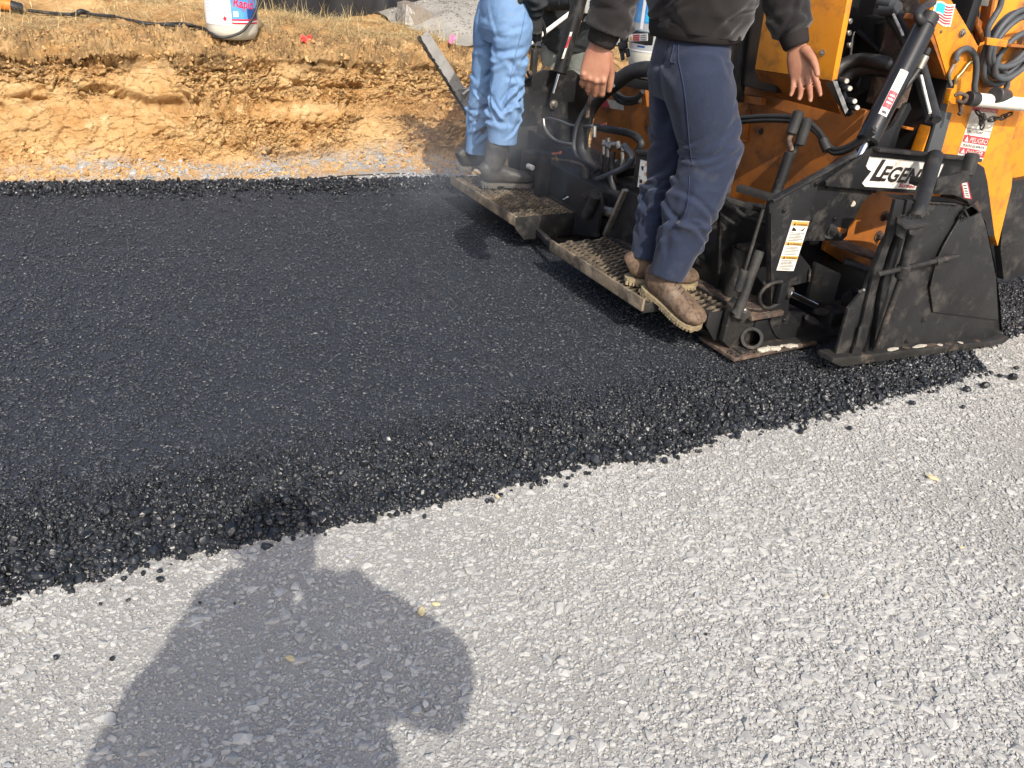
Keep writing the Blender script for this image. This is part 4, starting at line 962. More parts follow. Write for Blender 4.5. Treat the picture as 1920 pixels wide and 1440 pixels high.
rod('link_cylinder', PV(1424, 470, 2.16), PV(1380, 596, 2.13), 0.021, MAT_dusty_black, PAV, 16)
rod('link_rod', PV(1431, 392, 2.14), PV(1394, 515, 2.12), 0.0075, MAT_steel_dirty, PAV, 10)
rod('rod_clevis', PV(1396, 506, 2.12), PV(1383, 546, 2.12), 0.017, MAT_dusty_black, PAV, 12)
pipe('socket_pipe', PZ(1370, 552, WZ), PZ(1370, 552, WZ)+Vector((0, 0, 0.215)), 0.036, 0.030, MAT_steel_dirty, PAV, 24)
box('socket_cap', PV(1405, 462, 2.3), (0.10, 0.05, 0.02), MAT_steel_dirty, PAV, bevel=0.004)
plate('inner_panel', pv([(1352, 372), (1440, 385), (1440, 600), (1345, 560)], 2.40), EV*0.02, MAT_black, PAV, 0.003)
bar('panel_rail', PV(1350, 368, 2.36), PV(1432, 396, 2.30), 0.03, 0.02, MAT_dusty_black, PAV)
tube('hose', [PV(*p, 2.32) for p in ((1345, 372), (1375, 390), (1400, 408), (1432, 418))], 0.010, MAT_hose, PAV, 10, 5)
bar('hinge_bar', PV(1384, 352, 2.25), PV(1446, 370, 2.12), 0.035, 0.025, MAT_steel_dirty, PAV)
tube('hose', [PV(*p, 2.55) for p in ((1280, 478), (1310, 490), (1330, 510), (1338, 540))], 0.02, MAT_hose, PAV, 10, 5)
rod('steel_tube', PV(1290, 468, 2.6), PV(1350, 498, 2.5), 0.028, MAT_dusty_black, PAV, 14)
# twin control grips
rod('lever', PV(1452, 372, 2.2), PV(1482, 285, 2.2), 0.021, MAT_black, PAV, 14)
rod('lever', PV(1486, 290, 2.2), PV(1497, 262, 2.2), 0.012, MAT_black, PAV, 12)
rod('grip', PV(1499, 207, 2.2), PV(1483, 252, 2.2), 0.021, MAT_hose, PAV, 16, 0.007)
rod('grip', PV(1514, 221, 2.18), PV(1499, 273, 2.18), 0.021, MAT_hose, PAV, 16, 0.007)
tube('lever', [PV(*p, 2.2) for p in ((1483, 252), (1479, 265), (1484, 280))], 0.01, MAT_rust, PAV, 8, 4)
for d in (0, 7): tube('hose', [PU(*p, 2.70) for p in ((1330, 230+d), (1385, 222+d), (1440, 218+d), (1500, 222+d), (1530, 240+d), (1549, 266+d), (1565, 280+d), (1595, 272+d), (1640, 240+d))], 0.011, MAT_hose, PAV, 10, 6)
tube('hose_tie', [PU(1543, 262, 2.69), PU(1552, 282, 2.69)], 0.02, MAT_hose, PAV, 10)

# ---- lift cylinder near side with fin
cyl_a, cyl_b = PV(1733, 50, 2.24), PV(1624, 268, 2.12)
cy = rod('lift_cylinder', cyl_a, cyl_b, 0.043, MAT_black_clean, PAV, 28, 0.008)
rod('cylinder_gland', cyl_a+(cyl_a-cyl_b).normalized()*0.05, cyl_a, 0.038, MAT_hose, PAV, 20)
tube('elbow_hose', [PV(1736, 46, 2.24), PV(1724, 36, 2.22), PV(1722, 24, 2.24), PV(1732, 12, 2.28), PV(1748, 4, 2.32)], 0.017, MAT_hose, PAV, 12, 5)
rod('piston_rod', cyl_b, cyl_b+(cyl_b-cyl_a).normalized()*0.08, 0.014, MAT_chrome, PAV, 14)
plate('fin', pv([(1610, 282), (1629, 272), (1642, 260), (1675, 236), (1699, 196), (1706, 192), (1710, 203), (1688, 244), (1675, 288)], 2.16), EV*0.02, MAT_black, PAV, 0.004)
ax_ = (cyl_b-cyl_a).normalized(); sd_ = ax_.cross(Vector(CPOS)-cyl_a).normalized(); tw_ = sd_.cross(ax_).normalized()
if tw_.dot(Vector(CPOS)-cyl_a) < 0: tw_ = -tw_
def cdecal(t0, t1, m, par, w=0.017, e=0.0):
    L_ = (cyl_b-cyl_a).length; n_ = 6; bm = bmesh.new(); rows = []
    for t_ in (t0, t1):
        c_ = cyl_a+ax_*(L_*t_); rows.append([bm.verts.new(c_+tw_*(0.0436+e)*math.cos(a_)+sd_*(0.0436+e)*math.sin(a_)) for a_ in np.linspace(-w/0.043+CD_OFF, w/0.043+CD_OFF, n_)])
    for k in range(n_-1): bm.faces.new((rows[0][k], rows[0][k+1], rows[1][k+1], rows[1][k]))
    return bmobj('cylinder_decal' if par is cy else 'printed_band', bm, m, par, True)
CD_OFF = -0.2
d_ = cdecal(0.42, 0.80, MAT_white, cy)
cdecal(0.60, 0.74, MAT_red, d_, 0.0155, 0.0006)
for t_ in np.linspace(0.44, 0.58, 9): cdecal(t_, t_+0.004, MAT_blackfilm, d_, 0.012, 0.0006)
for t_ in (0.63, 0.66, 0.69): cdecal(t_, t_+0.012, MAT_white, d_, 0.010, 0.0012)
cdecal(0.765, 0.785, MAT_blackfilm, d_, 0.009, 0.0006)
rod('hose_ferrule', PV(1735, 104, 2.2), PV(1722, 130, 2.2), 0.017, MAT_zinc, PAV, 14)
tube('hose', [PV(1722, 130, 2.2), PV(1708, 150, 2.2), PV(1690, 172, 2.2), PV(1672, 196, 2.2)], 0.014, MAT_hose, PAV, 12, 5)
rod('hose_ferrule', PV(1741, 92, 2.21), PV(1735, 104, 2.2), 0.012, MAT_hose, PAV, 12)

# ---- far side of the screed
plate('far_end_plate', pv([(975, 158), (1000, 142), (1021, 132), (1076, 132), (1098, 148), (1107, 181), (1104, 240), (1080, 330), (975, 330)], 4.62), EV*0.03, MAT_black, PAV, 0.005)
plate('far_panel', pv([(955, 240), (1010, 236), (1012, 352), (955, 350)], 4.50), EV*0.02, MAT_dusty_black, PAV, 0.004)
plate('far_hanger', pv([(968, 185), (990, 175), (996, 236), (968, 240)], 4.56), EV*0.02, MAT_dusty_black, PAV, 0.004)
ca_, cb_ = PV(1095, -30, 4.5), PV(1049, 138, 4.5)
fcy = rod('lift_cylinder', ca_, cb_, 0.045, MAT_black, PAV, 24, 0.008)
rod('piston_rod', cb_, PV(1038, 176, 4.5), 0.013, MAT_chrome, PAV, 14)
bolt('pivot_bolt', PV(1038, 196, 4.6), -EV, 0.02, MAT_zinc, PAV)
fd = plate('cylinder_decal', pv([(1069.5, 60), (1073.5, 60), (1057, 110), (1053, 110)], 4.45), EV*0.002, MAT_white, PAV, 0)
plate('printed_band', pv([(1067.5, 68), (1071.5, 68), (1063, 90), (1059, 90)], 4.4485), EV*0.001, MAT_red, fd, 0)
box('grip_post', PV(1001, 118, 4.55), (0.04, 0.04, 0.16), MAT_hose, PAV, bevel=0.01)
tube('grip_post', [PV(990, 139, 4.55), PV(1003, 134, 4.55)], 0.02, MAT_rust, PAV, 10)
# shelf for the drum
bar('shelf', PU(1105, 143, 2.85), PU(1290, 172, 2.85), 0.05, 0.045, MAT_dusty_black, PAV)
bar('shelf', PU(1112, 134, 3.0), PU(1290, 158, 3.0), 0.05, 0.03, MAT_black, PAV)
bar('shelf_leg', PU(1207, 168, 2.9), PU(1205, 200, 2.9), 0.06, 0.05, MAT_orange_stain_shade, PAV, EU)
plate('decal', pu([(1137, 186), (1168, 190), (1170, 207), (1145, 203)], 2.955), EU*0.002, MAT_concrete_bits, PAV, 0)
plate('decal', pu([(1124, 184), (1137, 186), (1145, 203), (1128, 200)], 2.955), EU*0.002, MAT_red, PAV, 0)
# control box with decal by the drum
box('control_box', PU(1200, 70, 2.62), (0.05, 0.17, 0.06), MAT_black_clean, PAV, bevel=0.006)
cb = plate('decal', pu([(1178.5, 64), (1214, 62.5), (1214, 76.5), (1178.5, 78)], 2.592), EU*0.002, MAT_white, PAV, 0)
for i in range(3): plate('printed_band', pu([(1187, 65+4.2*i), (1199, 64.6+4.2*i), (1199, 67.8+4.2*i), (1187, 68.2+4.2*i)], 2.5905), EU*0.001, MAT_red, cb, 0)
for i in range(3): plate('printed_line', pu([(1201, 66+4.2*i), (1211, 65.6+4.2*i), (1211, 66.4+4.2*i), (1201, 66.8+4.2*i)], 2.5905), EU*0.001, MAT_blackfilm, cb, 0)
plate('warning_triangle', pu([(1180, 75), (1186, 75), (1183, 66)], 2.5905), EU*0.001, MAT_yellowfilm, cb, 0)
for (x, y) in ((1162, 80), (1172, 76), (1166, 98), (1176, 92)): rod('switch', PU(x, y, 2.62), PU(x+2, y+14, 2.62), 0.012, MAT_dusty_black, PAV, 10)
bar('box_post', PU(1170, 60, 2.66), PU(1168, 100, 2.66), 0.03, 0.03, MAT_black, PAV, EU)
rod('green_lamp', PU(1173, 58, 2.62), PU(1173.5, 52, 2.62), 0.012, mat('green_cap', (0.10, 0.25, 0.23), 0.3), PAV, 12)
bar('post', PU(1101, -30, 2.9), PU(1098, 25, 2.9), 0.035, 0.03, mat('galvanised_post', (0.55, 0.56, 0.56), 0.4, metal=0.5), PAV, EU)
# hoses and fittings
def H(pts, r, m, u=2.6, nm='hose', n=6): return tube(nm, [PU(x, y, u+(d if False else 0)) for x, y in pts], r, m, PAV, 12, n)
H([(1275, 142), (1240, 132), (1205, 130), (1178, 138), (1156, 155), (1130, 175), (1110, 200), (1096, 235), (1091, 270), (1098, 300), (1112, 322), (1135, 345)], 0.040, MAT_hose, 2.62, 'hose_sleeve')
H([(1150, 160), (1110, 190), (1085, 225), (1076, 265), (1080, 290), (1095, 308), (1115, 322)], 0.011, MAT_hose_grey, 2.55)
H([(1128, 150), (1112, 168), (1104, 195), (1101, 220)], 0.012, MAT_rust, 2.5)
H([(1155, 172), (1165, 182), (1180, 186), (1196, 182), (1205, 172)], 0.014, MAT_hose, 2.7)
H([(1150, 176), (1162, 190), (1182, 193), (1200, 188)], 0.014, MAT_hose, 2.72)
H([(1018, 225), (1030, 222), (1050, 227), (1075, 236), (1110, 236)], 0.009, MAT_hose_grey, 2.6)
H([(1019, 223), (1022, 240), (1033, 256), (1050, 266), (1075, 271)], 0.009, MAT_zinc, 2.58)
H([(1116, 238), (1150, 244), (1180, 250), (1198, 260), (1203, 272), (1195, 284)], 0.022, MAT_hose, 2.75)
H([(1025, 300), (1028, 318), (1040, 335), (1062, 346), (1090, 346), (1120, 336), (1150, 324), (1172, 314), (1184, 302), (1184, 290), (1176, 280), (1170, 272)], 0.016, MAT_hose_grey, 2.46)
H([(1050, 301), (1070, 303), (1090, 309), (1100, 322)], 0.009, MAT_rust, 2.46)
H([(1128, 290), (1128, 310), (1124, 330), (1120, 345)], 0.012, MAT_hose, 2.52)
H([(1140, 290), (1138, 312), (1136, 335)], 0.012, MAT_hose, 2.53)
H([(1150, 285), (1148, 310), (1152, 340), (1150, 380)], 0.013, MAT_hose, 2.5)
H([(1167, 285), (1168, 300), (1166, 312)], 0.011, MAT_zinc, 2.5)
H([(1110, 336), (1116, 322), (1126, 314)], 0.010, MAT_hose, 2.45)
H([(1145, 330), (1148, 345), (1156, 370), (1160, 395)], 0.018, MAT_hose, 2.45)
H([(1100, 365), (1095, 375), (1092, 392), (1085, 420), (1082, 440)], 0.006, MAT_hose_grey, 2.4)
rod('valve_body', PU(1030, 299, 2.46), PU(1046, 300, 2.46), 0.014, MAT_brass, PAV, 12)
rod('valve_stem', PU(1042, 298, 2.46), PU(1043, 288, 2.46), 0.007, MAT_brass, PAV, 10)
hp = [PU(1034, 286, 2.45), PU(1034, 291, 2.45), PU(1042, 289, 2.45), PU(1051, 288, 2.45), PU(1051, 283.5, 2.45), PU(1043, 286, 2.45)]
plate('valve_handle', hp, EU*0.008, MAT_redplastic, PAV, 0.001)
for (a, b, r) in (((1131, 270), (1160, 271), .014), ((1133, 262), (1133, 290), .012), ((1141, 258), (1141, 295), .012), ((1158, 266), (1162, 280), .016), ((1168, 270), (1170, 284), .014), ((1140, 272), (1148, 276), .018)):
    rod('hose_fitting', PU(*a, 2.5), PU(*b, 2.5), r, MAT_zinc, PAV, 12)
rod('hose_fitting', PU(1115, 236, 2.6), PU(1115, 258, 2.6), 0.012, MAT_zinc, PAV, 10)
plate('tap_handle', pu([(1125, 232), (1136, 230), (1136, 234), (1126, 236)], 2.7), EU*0.008, MAT_redplastic, PAV, 0.001)
rod('pump_housing', PU(1172, 303, 2.62), PU(1178, 325, 2.62), 0.085, MAT_dusty_black, PAV, 24, 0.015)
rod('pump_motor', PU(1160, 300, 2.66), PU(1160, 318, 2.66), 0.05, MAT_zinc, PAV, 20, 0.01)
box('pump_foot', PU(1180, 345, 2.6), (0.15, 0.24, 0.04), MAT_dusty_black, PAV, bevel=0.006)
bx = plate('electric_box', pu([(1192, 290), (1270, 300), (1262, 372), (1186, 352)], 2.42), EU*0.14, MAT_dusty_black, PAV, 0.006)
plate('box_lid', pu([(1190, 281), (1272, 291), (1271, 300), (1190, 290)], 2.41), EU*0.16, MAT_dusty_black, bx, 0.004)
wd = plate('decal', pu([(1201, 299), (1222, 305), (1215, 358), (1195, 350)], 2.4175), EU*0.002, MAT_white, bx, 0)
plate('amber_band', pu([(1211, 305), (1221, 308), (1220, 314), (1210, 311)], 2.4165), EU*0.001, MAT_yellowfilm, bx, 0)
plate('amber_band', pu([(1209, 322), (1219, 325), (1218, 331), (1208, 328)], 2.4165), EU*0.001, MAT_yellowfilm, bx, 0)
plate('amber_band', pu([(1207, 339), (1216, 342), (1215.5, 348), (1206, 345)], 2.4165), EU*0.001, MAT_yellowfilm, bx, 0)
plate('pictogram', pu([(1202, 311), (1207, 312), (1206, 320), (1203, 318)], 2.4165), EU*0.001, MAT_blackfilm, bx, 0)
plate('pictogram', pu([(1199, 336), (1204, 337), (1204, 344), (1199, 343)], 2.4165), EU*0.001, MAT_blackfilm, bx, 0)
# posts and brackets on the far walkway
box('deck_post', PZ(1014, 366, WZ)+Vector((0, 0, 0.125)), (0.07, 0.055, 0.25), MAT_dusty_black, PAV, bevel=0.005)
rod('lamp_stub', PU(990, 311, 2.33), PU(999, 315, 2.33), 0.016, MAT_white, PAV, 12)
pipe('socket_pipe', PU(1100, 362, 2.42), PU(1097, 318, 2.42), 0.032, 0.026, MAT_black, PAV, 20)
plate('deck_wall', [M(2.52, 3.62, WZ), M(2.52, 4.5, WZ), M(2.52, 4.5, WZ+0.26), M(2.52, 3.62, WZ+0.2)], EU*0.02, MAT_black, PAV, 0.003)
plate('bracket', pu([(1072, 440), (1082, 385), (1090, 362), (1108, 355), (1124, 360), (1128, 385), (1118, 445)], 2.30), EU*0.02, MAT_black, PAV, 0.004)
rod('bracket_roller', PU(1099, 406, 2.28), PU(1118, 366, 2.28), 0.028, MAT_dusty_black, PAV, 16)
rod('steel_tube', PU(1112, 390, 2.36), PU(1160, 402, 2.36), 0.026, MAT_zinc, PAV, 16)
tube('ring', [PU(1092+5*math.cos(t_), 372+5*math.sin(t_), 2.28) for t_ in np.linspace(0, 6.28, 17)], 0.004, MAT_steel_dirty, PAV, 6)
plate('gusset', [PU(1134, 441, 2.31), PU(1172, 357, 2.31), PU(1235, 382, 2.34), PU(1230, 470, 2.34), PU(1180, 455, 2.32)], EU*0.015, MAT_dusty_black, PAV, 0.003)
bar('gusset_edge', PU(1135, 441, 2.30), PU(1173, 356, 2.30), 0.02, 0.03, MAT_zinc, PAV, EU)
bar('far_skid', M(2.3, 4.62, 0.09), M(3.2, 4.62, 0.09), 0.08, 0.05, MAT_steel_dirty, PAV)

# asphalt crumbs left on the level ledges of the screed
def crumbs():
    P_, S_ = [], []
    def area(n_, u0, u1, v0, v1, z_, smax=0.012):
        for _ in range(n_): P_.append(M(random.uniform(u0, u1), random.uniform(v0, v1), z_)-OFF[PAV.name]); S_.append(random.uniform(0.004, smax))
    area(260, 2.23, 2.69, 2.075, 2.14, 0.101, 0.016); area(220, 2.32, 2.48, 2.15, 3.2, WZ, 0.01); area(200, 2.39, 2.53, 3.5, 4.45, WZ, 0.012); area(160, 1.98, 2.3, 2.45, 3.18, WZ-0.012, 0.008)
    area(120, 1.99, 2.36, 3.6, 4.45, WZ-0.012, 0.008)
    for _ in range(160):
        x = random.uniform(1575, 1880); P_.append(PV(x, 683-(x-1575)*0.128, 1.85+random.uniform(0, 0.03))+EZ*0.014-OFF[PAV.name]); S_.append(random.uniform(0.004, 0.014))
    for _ in range(70):
        P_.append(PV(random.uniform(1690, 1735), random.uniform(404, 412), 1.80+random.uniform(-.03, .05))+EZ*0.003-OFF[PAV.name]); S_.append(random.uniform(0.004, 0.012))
    n_ = len(P_); s_ = np.array(S_)
    o = scatter('asphalt_crumbs', [p[:] for p in P_], rnd_rot(n_, 0.6), np.stack([s_*1.2, s_, s_*0.8], 1), rock_set('crumb', 8, MAT_tar, 0.7, 14, seed=33), None, None, parent=PAV)
crumbs()
# weld beads along the plate joints
def weld(pxs, v_, r=0.005, par=PAV):
    pts = [PV(x, y, v_) for x, y in pxs]; sp = spline(pts, 14) if len(pts) > 2 else [pts[0].lerp(pts[1], k/14) for k in range(15)]
    tube('weld_bead', sp, [r*random.uniform(0.6, 1.25) for _ in sp], MAT_steel_dirty, par, 8)
weld([(1550, 351), (1600, 354), (1642, 360)], 2.125); weld([(1519, 505), (1517, 527)], 2.12); weld([(1690, 380), (1740, 380), (1793, 383)], 1.875); weld([(1594, 672), (1700, 661), (1800, 648), (1870, 638)], 1.872, 0.006)
weld([(1812, 388), (1762, 476), (1744, 540)], 1.866, 0.004); weld([(1446, 400), (1446, 500), (1447, 600)], 2.126, 0.003)
for x, y in ((1470, 395), (1470, 600), (1530, 345), (1565, 410)): bolt('bolt', PV(x, y, 2.128), -EV, 0.007, MAT_black_clean, PAV)
for x, y in ((1732, 600), (1840, 590), (1700, 640), (1858, 520), (1736, 400)): bolt('bolt', PV(x, y, 1.878), -EV, 0.008, MAT_steel_dirty, PAV)
# ================================================================== THINGS ON THE BANK AND IN THE HANDS
MAT_jug = mat('white_polyethylene', (0.72, 0.70, 0.62), 0.4, var=(0.62, 0.6, 0.5), vscale=6, spec=0.4)
MAT_label_white = mat('white_label', (0.78, 0.78, 0.80), 0.4)
MAT_label_blue = mat('blue_label', (0.06, 0.22, 0.55), 0.35, var=(0.12, 0.36, 0.68), vscale=12)
MAT_label_dark = mat('dark_blue_label', (0.02, 0.07, 0.25), 0.35)
MAT_label_red = mat('red_label', (0.70, 0.02, 0.05), 0.35)
MAT_silver = mat('silver_label', (0.42, 0.44, 0.47), 0.35, var=(0.5, 0.5, 0.5), vscale=9, metal=0.2)

def lathe(bm, c, prof_, seg=40, up=EZ, a0=0.0, a1=2*math.pi, x=None):
    up = Vector(up).normalized(); x = (x or up.orthogonal()).normalized(); y = up.cross(x); full = abs(a1-a0-2*math.pi) < 1e-5
    ns = seg if full else seg+1; rings = []
    for r, h in prof_:
        rings.append([bm.verts.new(Vector(c)+up*h+(x*math.cos(a0+(a1-a0)*k/seg)+y*math.sin(a0+(a1-a0)*k/seg))*r) for k in range(ns)])
    for i in range(len(rings)-1):
        for k in range(seg):
            k2 = (k+1) % ns if full else k+1
            bm.faces.new((rings[i][k], rings[i][k2], rings[i+1][k2], rings[i+1][k]))
    if full: bm.faces.new(rings[0][::-1]); bm.faces.new(rings[-1])
def curved_label(name, c, r, z0, z1, a0, a1, m, parent, x, seg=14, up=EZ):
    bm = bmesh.new(); lathe(bm, c, [(r, z0), (r, z1)], seg, up, a0, a1, x); return bmobj(name, bm, m, parent, True)
def bend_text(o, c, r, x):          # wrap a flat lettering round an upright cylinder
    pass

def sprayer():
    # the jug stands on the bank top; its distance comes from the bank surface under it
    v_ = 6.50; pc = PV(437, 58, v_); u_ = uv_of(pc)[0]; pc.z = bank_top_z(u_, v_)+0.008
    rr = (PV(487, 20, v_)-PV(386, 20, v_)).length/2*0.97
    J = thing('sprayer_jug', 'white plastic sprayer jug with blue and red Rapid label standing on the bank'.replace('Rapid ', ''), 'jug', pc)
    bm = bmesh.new(); lathe(bm, pc, [(rr*0.55, 0), (rr*0.82, 0.012), (rr*0.96, 0.06), (rr, 0.12), (rr, 0.48), (rr*0.9, 0.55), (rr*0.5, 0.60), (rr*0.3, 0.61), (rr*0.3, 0.66)], 48, EZ)
    bmobj('tank', bm, MAT_jug, J, True, sharp=50)
    bm = bmesh.new(); lathe(bm, pc+Vector((0, 0, 0.66)), [(rr*0.36, 0), (rr*0.36, 0.06), (rr*0.3, 0.075)], 24, EZ); bmobj('cap', bm, MAT_hose, J, True, sharp=40)
    tube('carry_handle', [pc+Vector((-0.1, 0, 0.58)), pc+Vector((-0.1, 0, 0.68)), pc+Vector((0.1, 0, 0.68)), pc+Vector((0.1, 0, 0.58))], 0.012, MAT_hose, J, 10, 5)
    tc = (Vector(CPOS)-pc); tc.z = 0; tc.normalize()                      # x axis of the label frame: towards the road
    def ang(px): 
        w_ = (px-436.5)/50.5; return math.asin(max(-1, min(1, w_)))
    lw = curved_label('label_panel', pc, rr+0.0015, 0.105, 0.46, ang(388), ang(436), MAT_label_white, J, tc)
    lb = curved_label('label_panel', pc, rr+0.0015, 0.118, 0.46, ang(436.2), ang(484), MAT_label_blue, J, tc)
    curved_label('label_band', pc, rr+0.0022, 0.118, 0.15, ang(436.2), ang(484), MAT_label_red, lb, tc)
    curved_label('label_band', pc, rr+0.0026, 0.128, 0.138, ang(437), ang(484), MAT_label_white, lb, tc)
    curved_label('label_shape', pc, rr+0.0022, 0.15, 0.22, ang(466), ang(484), MAT_label_dark, lb, tc)
    curved_label('label_shape', pc, rr+0.0022, 0.165, 0.20, ang(440), ang(449), MAT_label_white, lb, tc)
    # white rays
    for i in range(4):
        a = ang(440+i*11); curved_label('label_shape', pc, rr+0.0022, 0.30+0.012*i, 0.46, a, a+0.05, MAT_label_white, lb, tc, 3)
    for i in range(11):
        curved_label('printed_line', pc, rr+0.0022, 0.19+0.022*i, 0.195+0.022*i, ang(392), ang(428-(i*5) % 9), mat('pale_red_print', (0.72, 0.5, 0.55), 0.5) if i == 0 else bpy.data.materials['pale_red_print'], lw, tc, 8)
    yd_ = EZ; xr = tc.cross(EZ)*-1
    dm = [pc+(tc*math.cos(ang(424))+(EZ.cross(tc))*math.sin(ang(424)))*(rr+0.003)+EZ*0.15]
    sx_ = EZ.cross(tc)
    plate('hazard_diamond', [dm[0]+sx_*0.015, dm[0]+EZ*0.018, dm[0]-sx_*0.015, dm[0]-EZ*0.018], tc*0.001, MAT_label_red, lw, 0)
    # lettering wrapped on the tank
    tx = text('lettering', 'Rapid', Vector((0, 0, 0)), (1, 0, 0), (0, 1, 0), 1.0, MAT_label_red, lb, 0.0, shear=0.15, bold=0.02)
    vs = np.array([v.co[:] for v in tx.data.vertices])+np.array(OFF[J.name]); x0, x1 = vs[:, 0].min(), vs[:, 0].max()
    aa0, aa1 = ang(441), ang(478)
    for v, q in zip(tx.data.vertices, vs):
        a = aa0+(aa1-aa0)*(q[0]-x0)/(x1-x0); h_ = 0.232+q[1]*0.085-0.02*(q[0]-x0)/(x1-x0)
        v.co = (tc*math.cos(a)+sx_*math.sin(a))*(rr+0.003)+EZ*h_
    # its hose runs along the bank to the wand
    top = pc+tc*rr*1.06
    hp = [pc+Vector((0.05, 0, 0.66)), pc+sx_*(rr*1.15)+EZ*0.5+tc*0.05, pc+sx_*(rr*1.02)+tc*(rr*0.6)+EZ*0.25, pc+sx_*rr*0.5+tc*rr*1.05+EZ*0.10, pc+tc*(rr*1.15)+EZ*0.045, pc-sx_*rr*0.6+tc*(rr*1.1)+EZ*0.03]
    def bt(x, y, h=0.012):
        best = None
        for vv in np.arange(6.1, 8.5, 0.02):
            p = PV(x, y, vv); zz = bank_top_z(uv_of(p)[0], vv)
            if p.z <= zz+h: return p
        return PV(x, y, 7.0)
    hp += [bt(x, y) for x, y in ((380, 52), (340, 49), (300, 46), (270, 42), (240, 37), (215, 31))]
    tube('hose', hp, 0.0095, MAT_hose, J, 10, 6)
    tube('hose', [bt(x, y, .02) for x, y in ((382, 54), (350, 45), (320, 44), (280, 45), (250, 38))], 0.0095, MAT_hose, J, 10, 6)
    # wand lying in the straw
    wp0 = [bt(x, y, .03) for x, y in ((215, 31), (180, 28), (150, 24), (130, 27), (90, 24), (50, 19))]
    Wd = thing('spray_wand', 'black spray wand with orange handle lying in the dry grass', 'spray wand', wp0[2])
    tube('tube', wp0, 0.012, MAT_hose, Wd, 10, 5)
    tube('trigger', [bt(142, 28, .03), bt(152, 21, .05), bt(165, 25, .03)], 0.018, MAT_hose, Wd, 10, 4)
    hd = [bt(40, 17, .04), bt(22, 12, .05), bt(-10, 6, .06), bt(-60, 0, .06)]
    tube('grip', hd, [0.022, 0.035, 0.05, 0.05] if False else 0.04, MAT_hose, Wd, 14)
    tube('grip_shell', [hd[1]+EZ*0.004, hd[2]+EZ*0.004, hd[3]], 0.043, mat('orange_plastic', (0.55, 0.17, 0.02), 0.4), Wd, 14)
    return bt
bt = sprayer()

# silt fence of black fabric on posts
def silt_fence():
    pts = [(470, 12), (505, 12), (540, 18), (580, 24), (620, 34), (660, 43), (700, 45), (735, 42), (768, 32), (800, 22), (860, 10)]
    vF = 7.55; base_ = [PV(x, y, vF) for x, y in pts]
    Fz = thing('silt_fence', 'black fabric silt fence stretched behind the dry grass on the bank', 'silt fence', base_[5])
    m = mat('black_woven_fabric', (0.010, 0.010, 0.012), 0.55, var=(0.02, 0.02, 0.023), vscale=4, spec=0.35, bump=0.004, bscale=30, stretch=(1, 1, 0.25))
    nx, nz = 160, 26; V_ = []
    us = np.linspace(uv_of(base_[0])[0], uv_of(base_[-1])[0], nx)
    zb = np.interp(us, [uv_of(p)[0] for p in base_], [p.z for p in base_])
    for i, u_ in enumerate(us):
        for k in range(nz):
            h_ = k/(nz-1)*0.72-0.06
            d_ = 0.035*float(fbm(u_*3.2+0.25*h_, h_*1.1, 0, 3, 31))+0.02*math.sin(u_*9+h_*3)
            V_.append(M(u_, vF+d_, zb[i]+h_))
    fo = mesh('fabric', V_, grid_faces(nx, nz), m, Fz, True)
    sd = fo.modifiers.new('thickness', 'SOLIDIFY'); sd.thickness = 0.003
    for x in (486, 640, 795): p = PV(x, 25, vF+0.05); bar('post', p-EZ*0.2, p+EZ*0.75, 0.035, 0.035, mat('weathered_stake', (0.3, 0.22, 0.14), 0.9) if x == 486 else bpy.data.materials['weathered_stake'], Fz, EU)
silt_fence()

# stone pile behind, block of broken concrete on it
MAT_pile = mat('weathered_crushed_stone', (0.29, 0.275, 0.25), 0.9, var=(0.21, 0.20, 0.18), vscale=3, spec=0.2, obj_rand=0.25)
def pile():
    c = (4.05, 8.1); nu3, nv3 = 120, 80
    a = np.linspace(2.55, 6.4, nu3); b = np.linspace(6.45, 10.2, nv3); A_, B_ = np.meshgrid(a, b, indexing='ij')
    h = 0.62*np.exp(-(((A_-4.3)/1.25)**2+((B_-8.4)/1.15)**2))+0.10*np.exp(-(((A_-3.05)/0.5)**2+((B_-7.1)/0.42)**2))
    base_z = np.interp(B_.ravel()-np.repeat(bank_v0(a), nv3), prof[:, 0], prof[:, 1]).reshape(A_.shape)
    z = base_z-0.05+h+0.015*fbm(A_*6, B_*6, 0, 3, 21)
    po = mesh('stone_pile', uvw(A_.ravel(), B_.ravel(), z.ravel()), grid_faces(nu3, nv3), MAT_pile, smooth=True)
    tag(po, 'heap of grey crushed stone behind the man in light jeans', 'stone pile')
    n = 16000; u = RNG.uniform(2.6, 6.0, n); v = RNG.uniform(6.5, 9.0, n)
    iu = np.clip(((u-a[0])/(a[1]-a[0])).astype(int), 0, nu3-1); iv = np.clip(((v-b[0])/(b[1]-b[0])).astype(int), 0, nv3-1)
    k = (h[iu, iv] > 0.055); u, v, zz = u[k], v[k], z[iu, iv][k]; n = len(u)
    s = np.clip(np.exp(RNG.normal(math.log(0.022), 0.35, n)), 0.01, 0.05)
    o = scatter('pile_stone', uvw(u, v, zz+0.004), rnd_rot(n, 0.6), np.stack([s*1.2, s, s*0.8], 1), rock_set('pile_rock', 8, MAT_pile, 0.6, 14, seed=23), None, None, parent=po)
    return lambda uu, vv: float(z[int(np.clip((uu-a[0])/(a[1]-a[0]), 0, nu3-1)), int(np.clip((vv-b[0])/(b[1]-b[0]), 0, nv3-1))])
pile_z = pile()
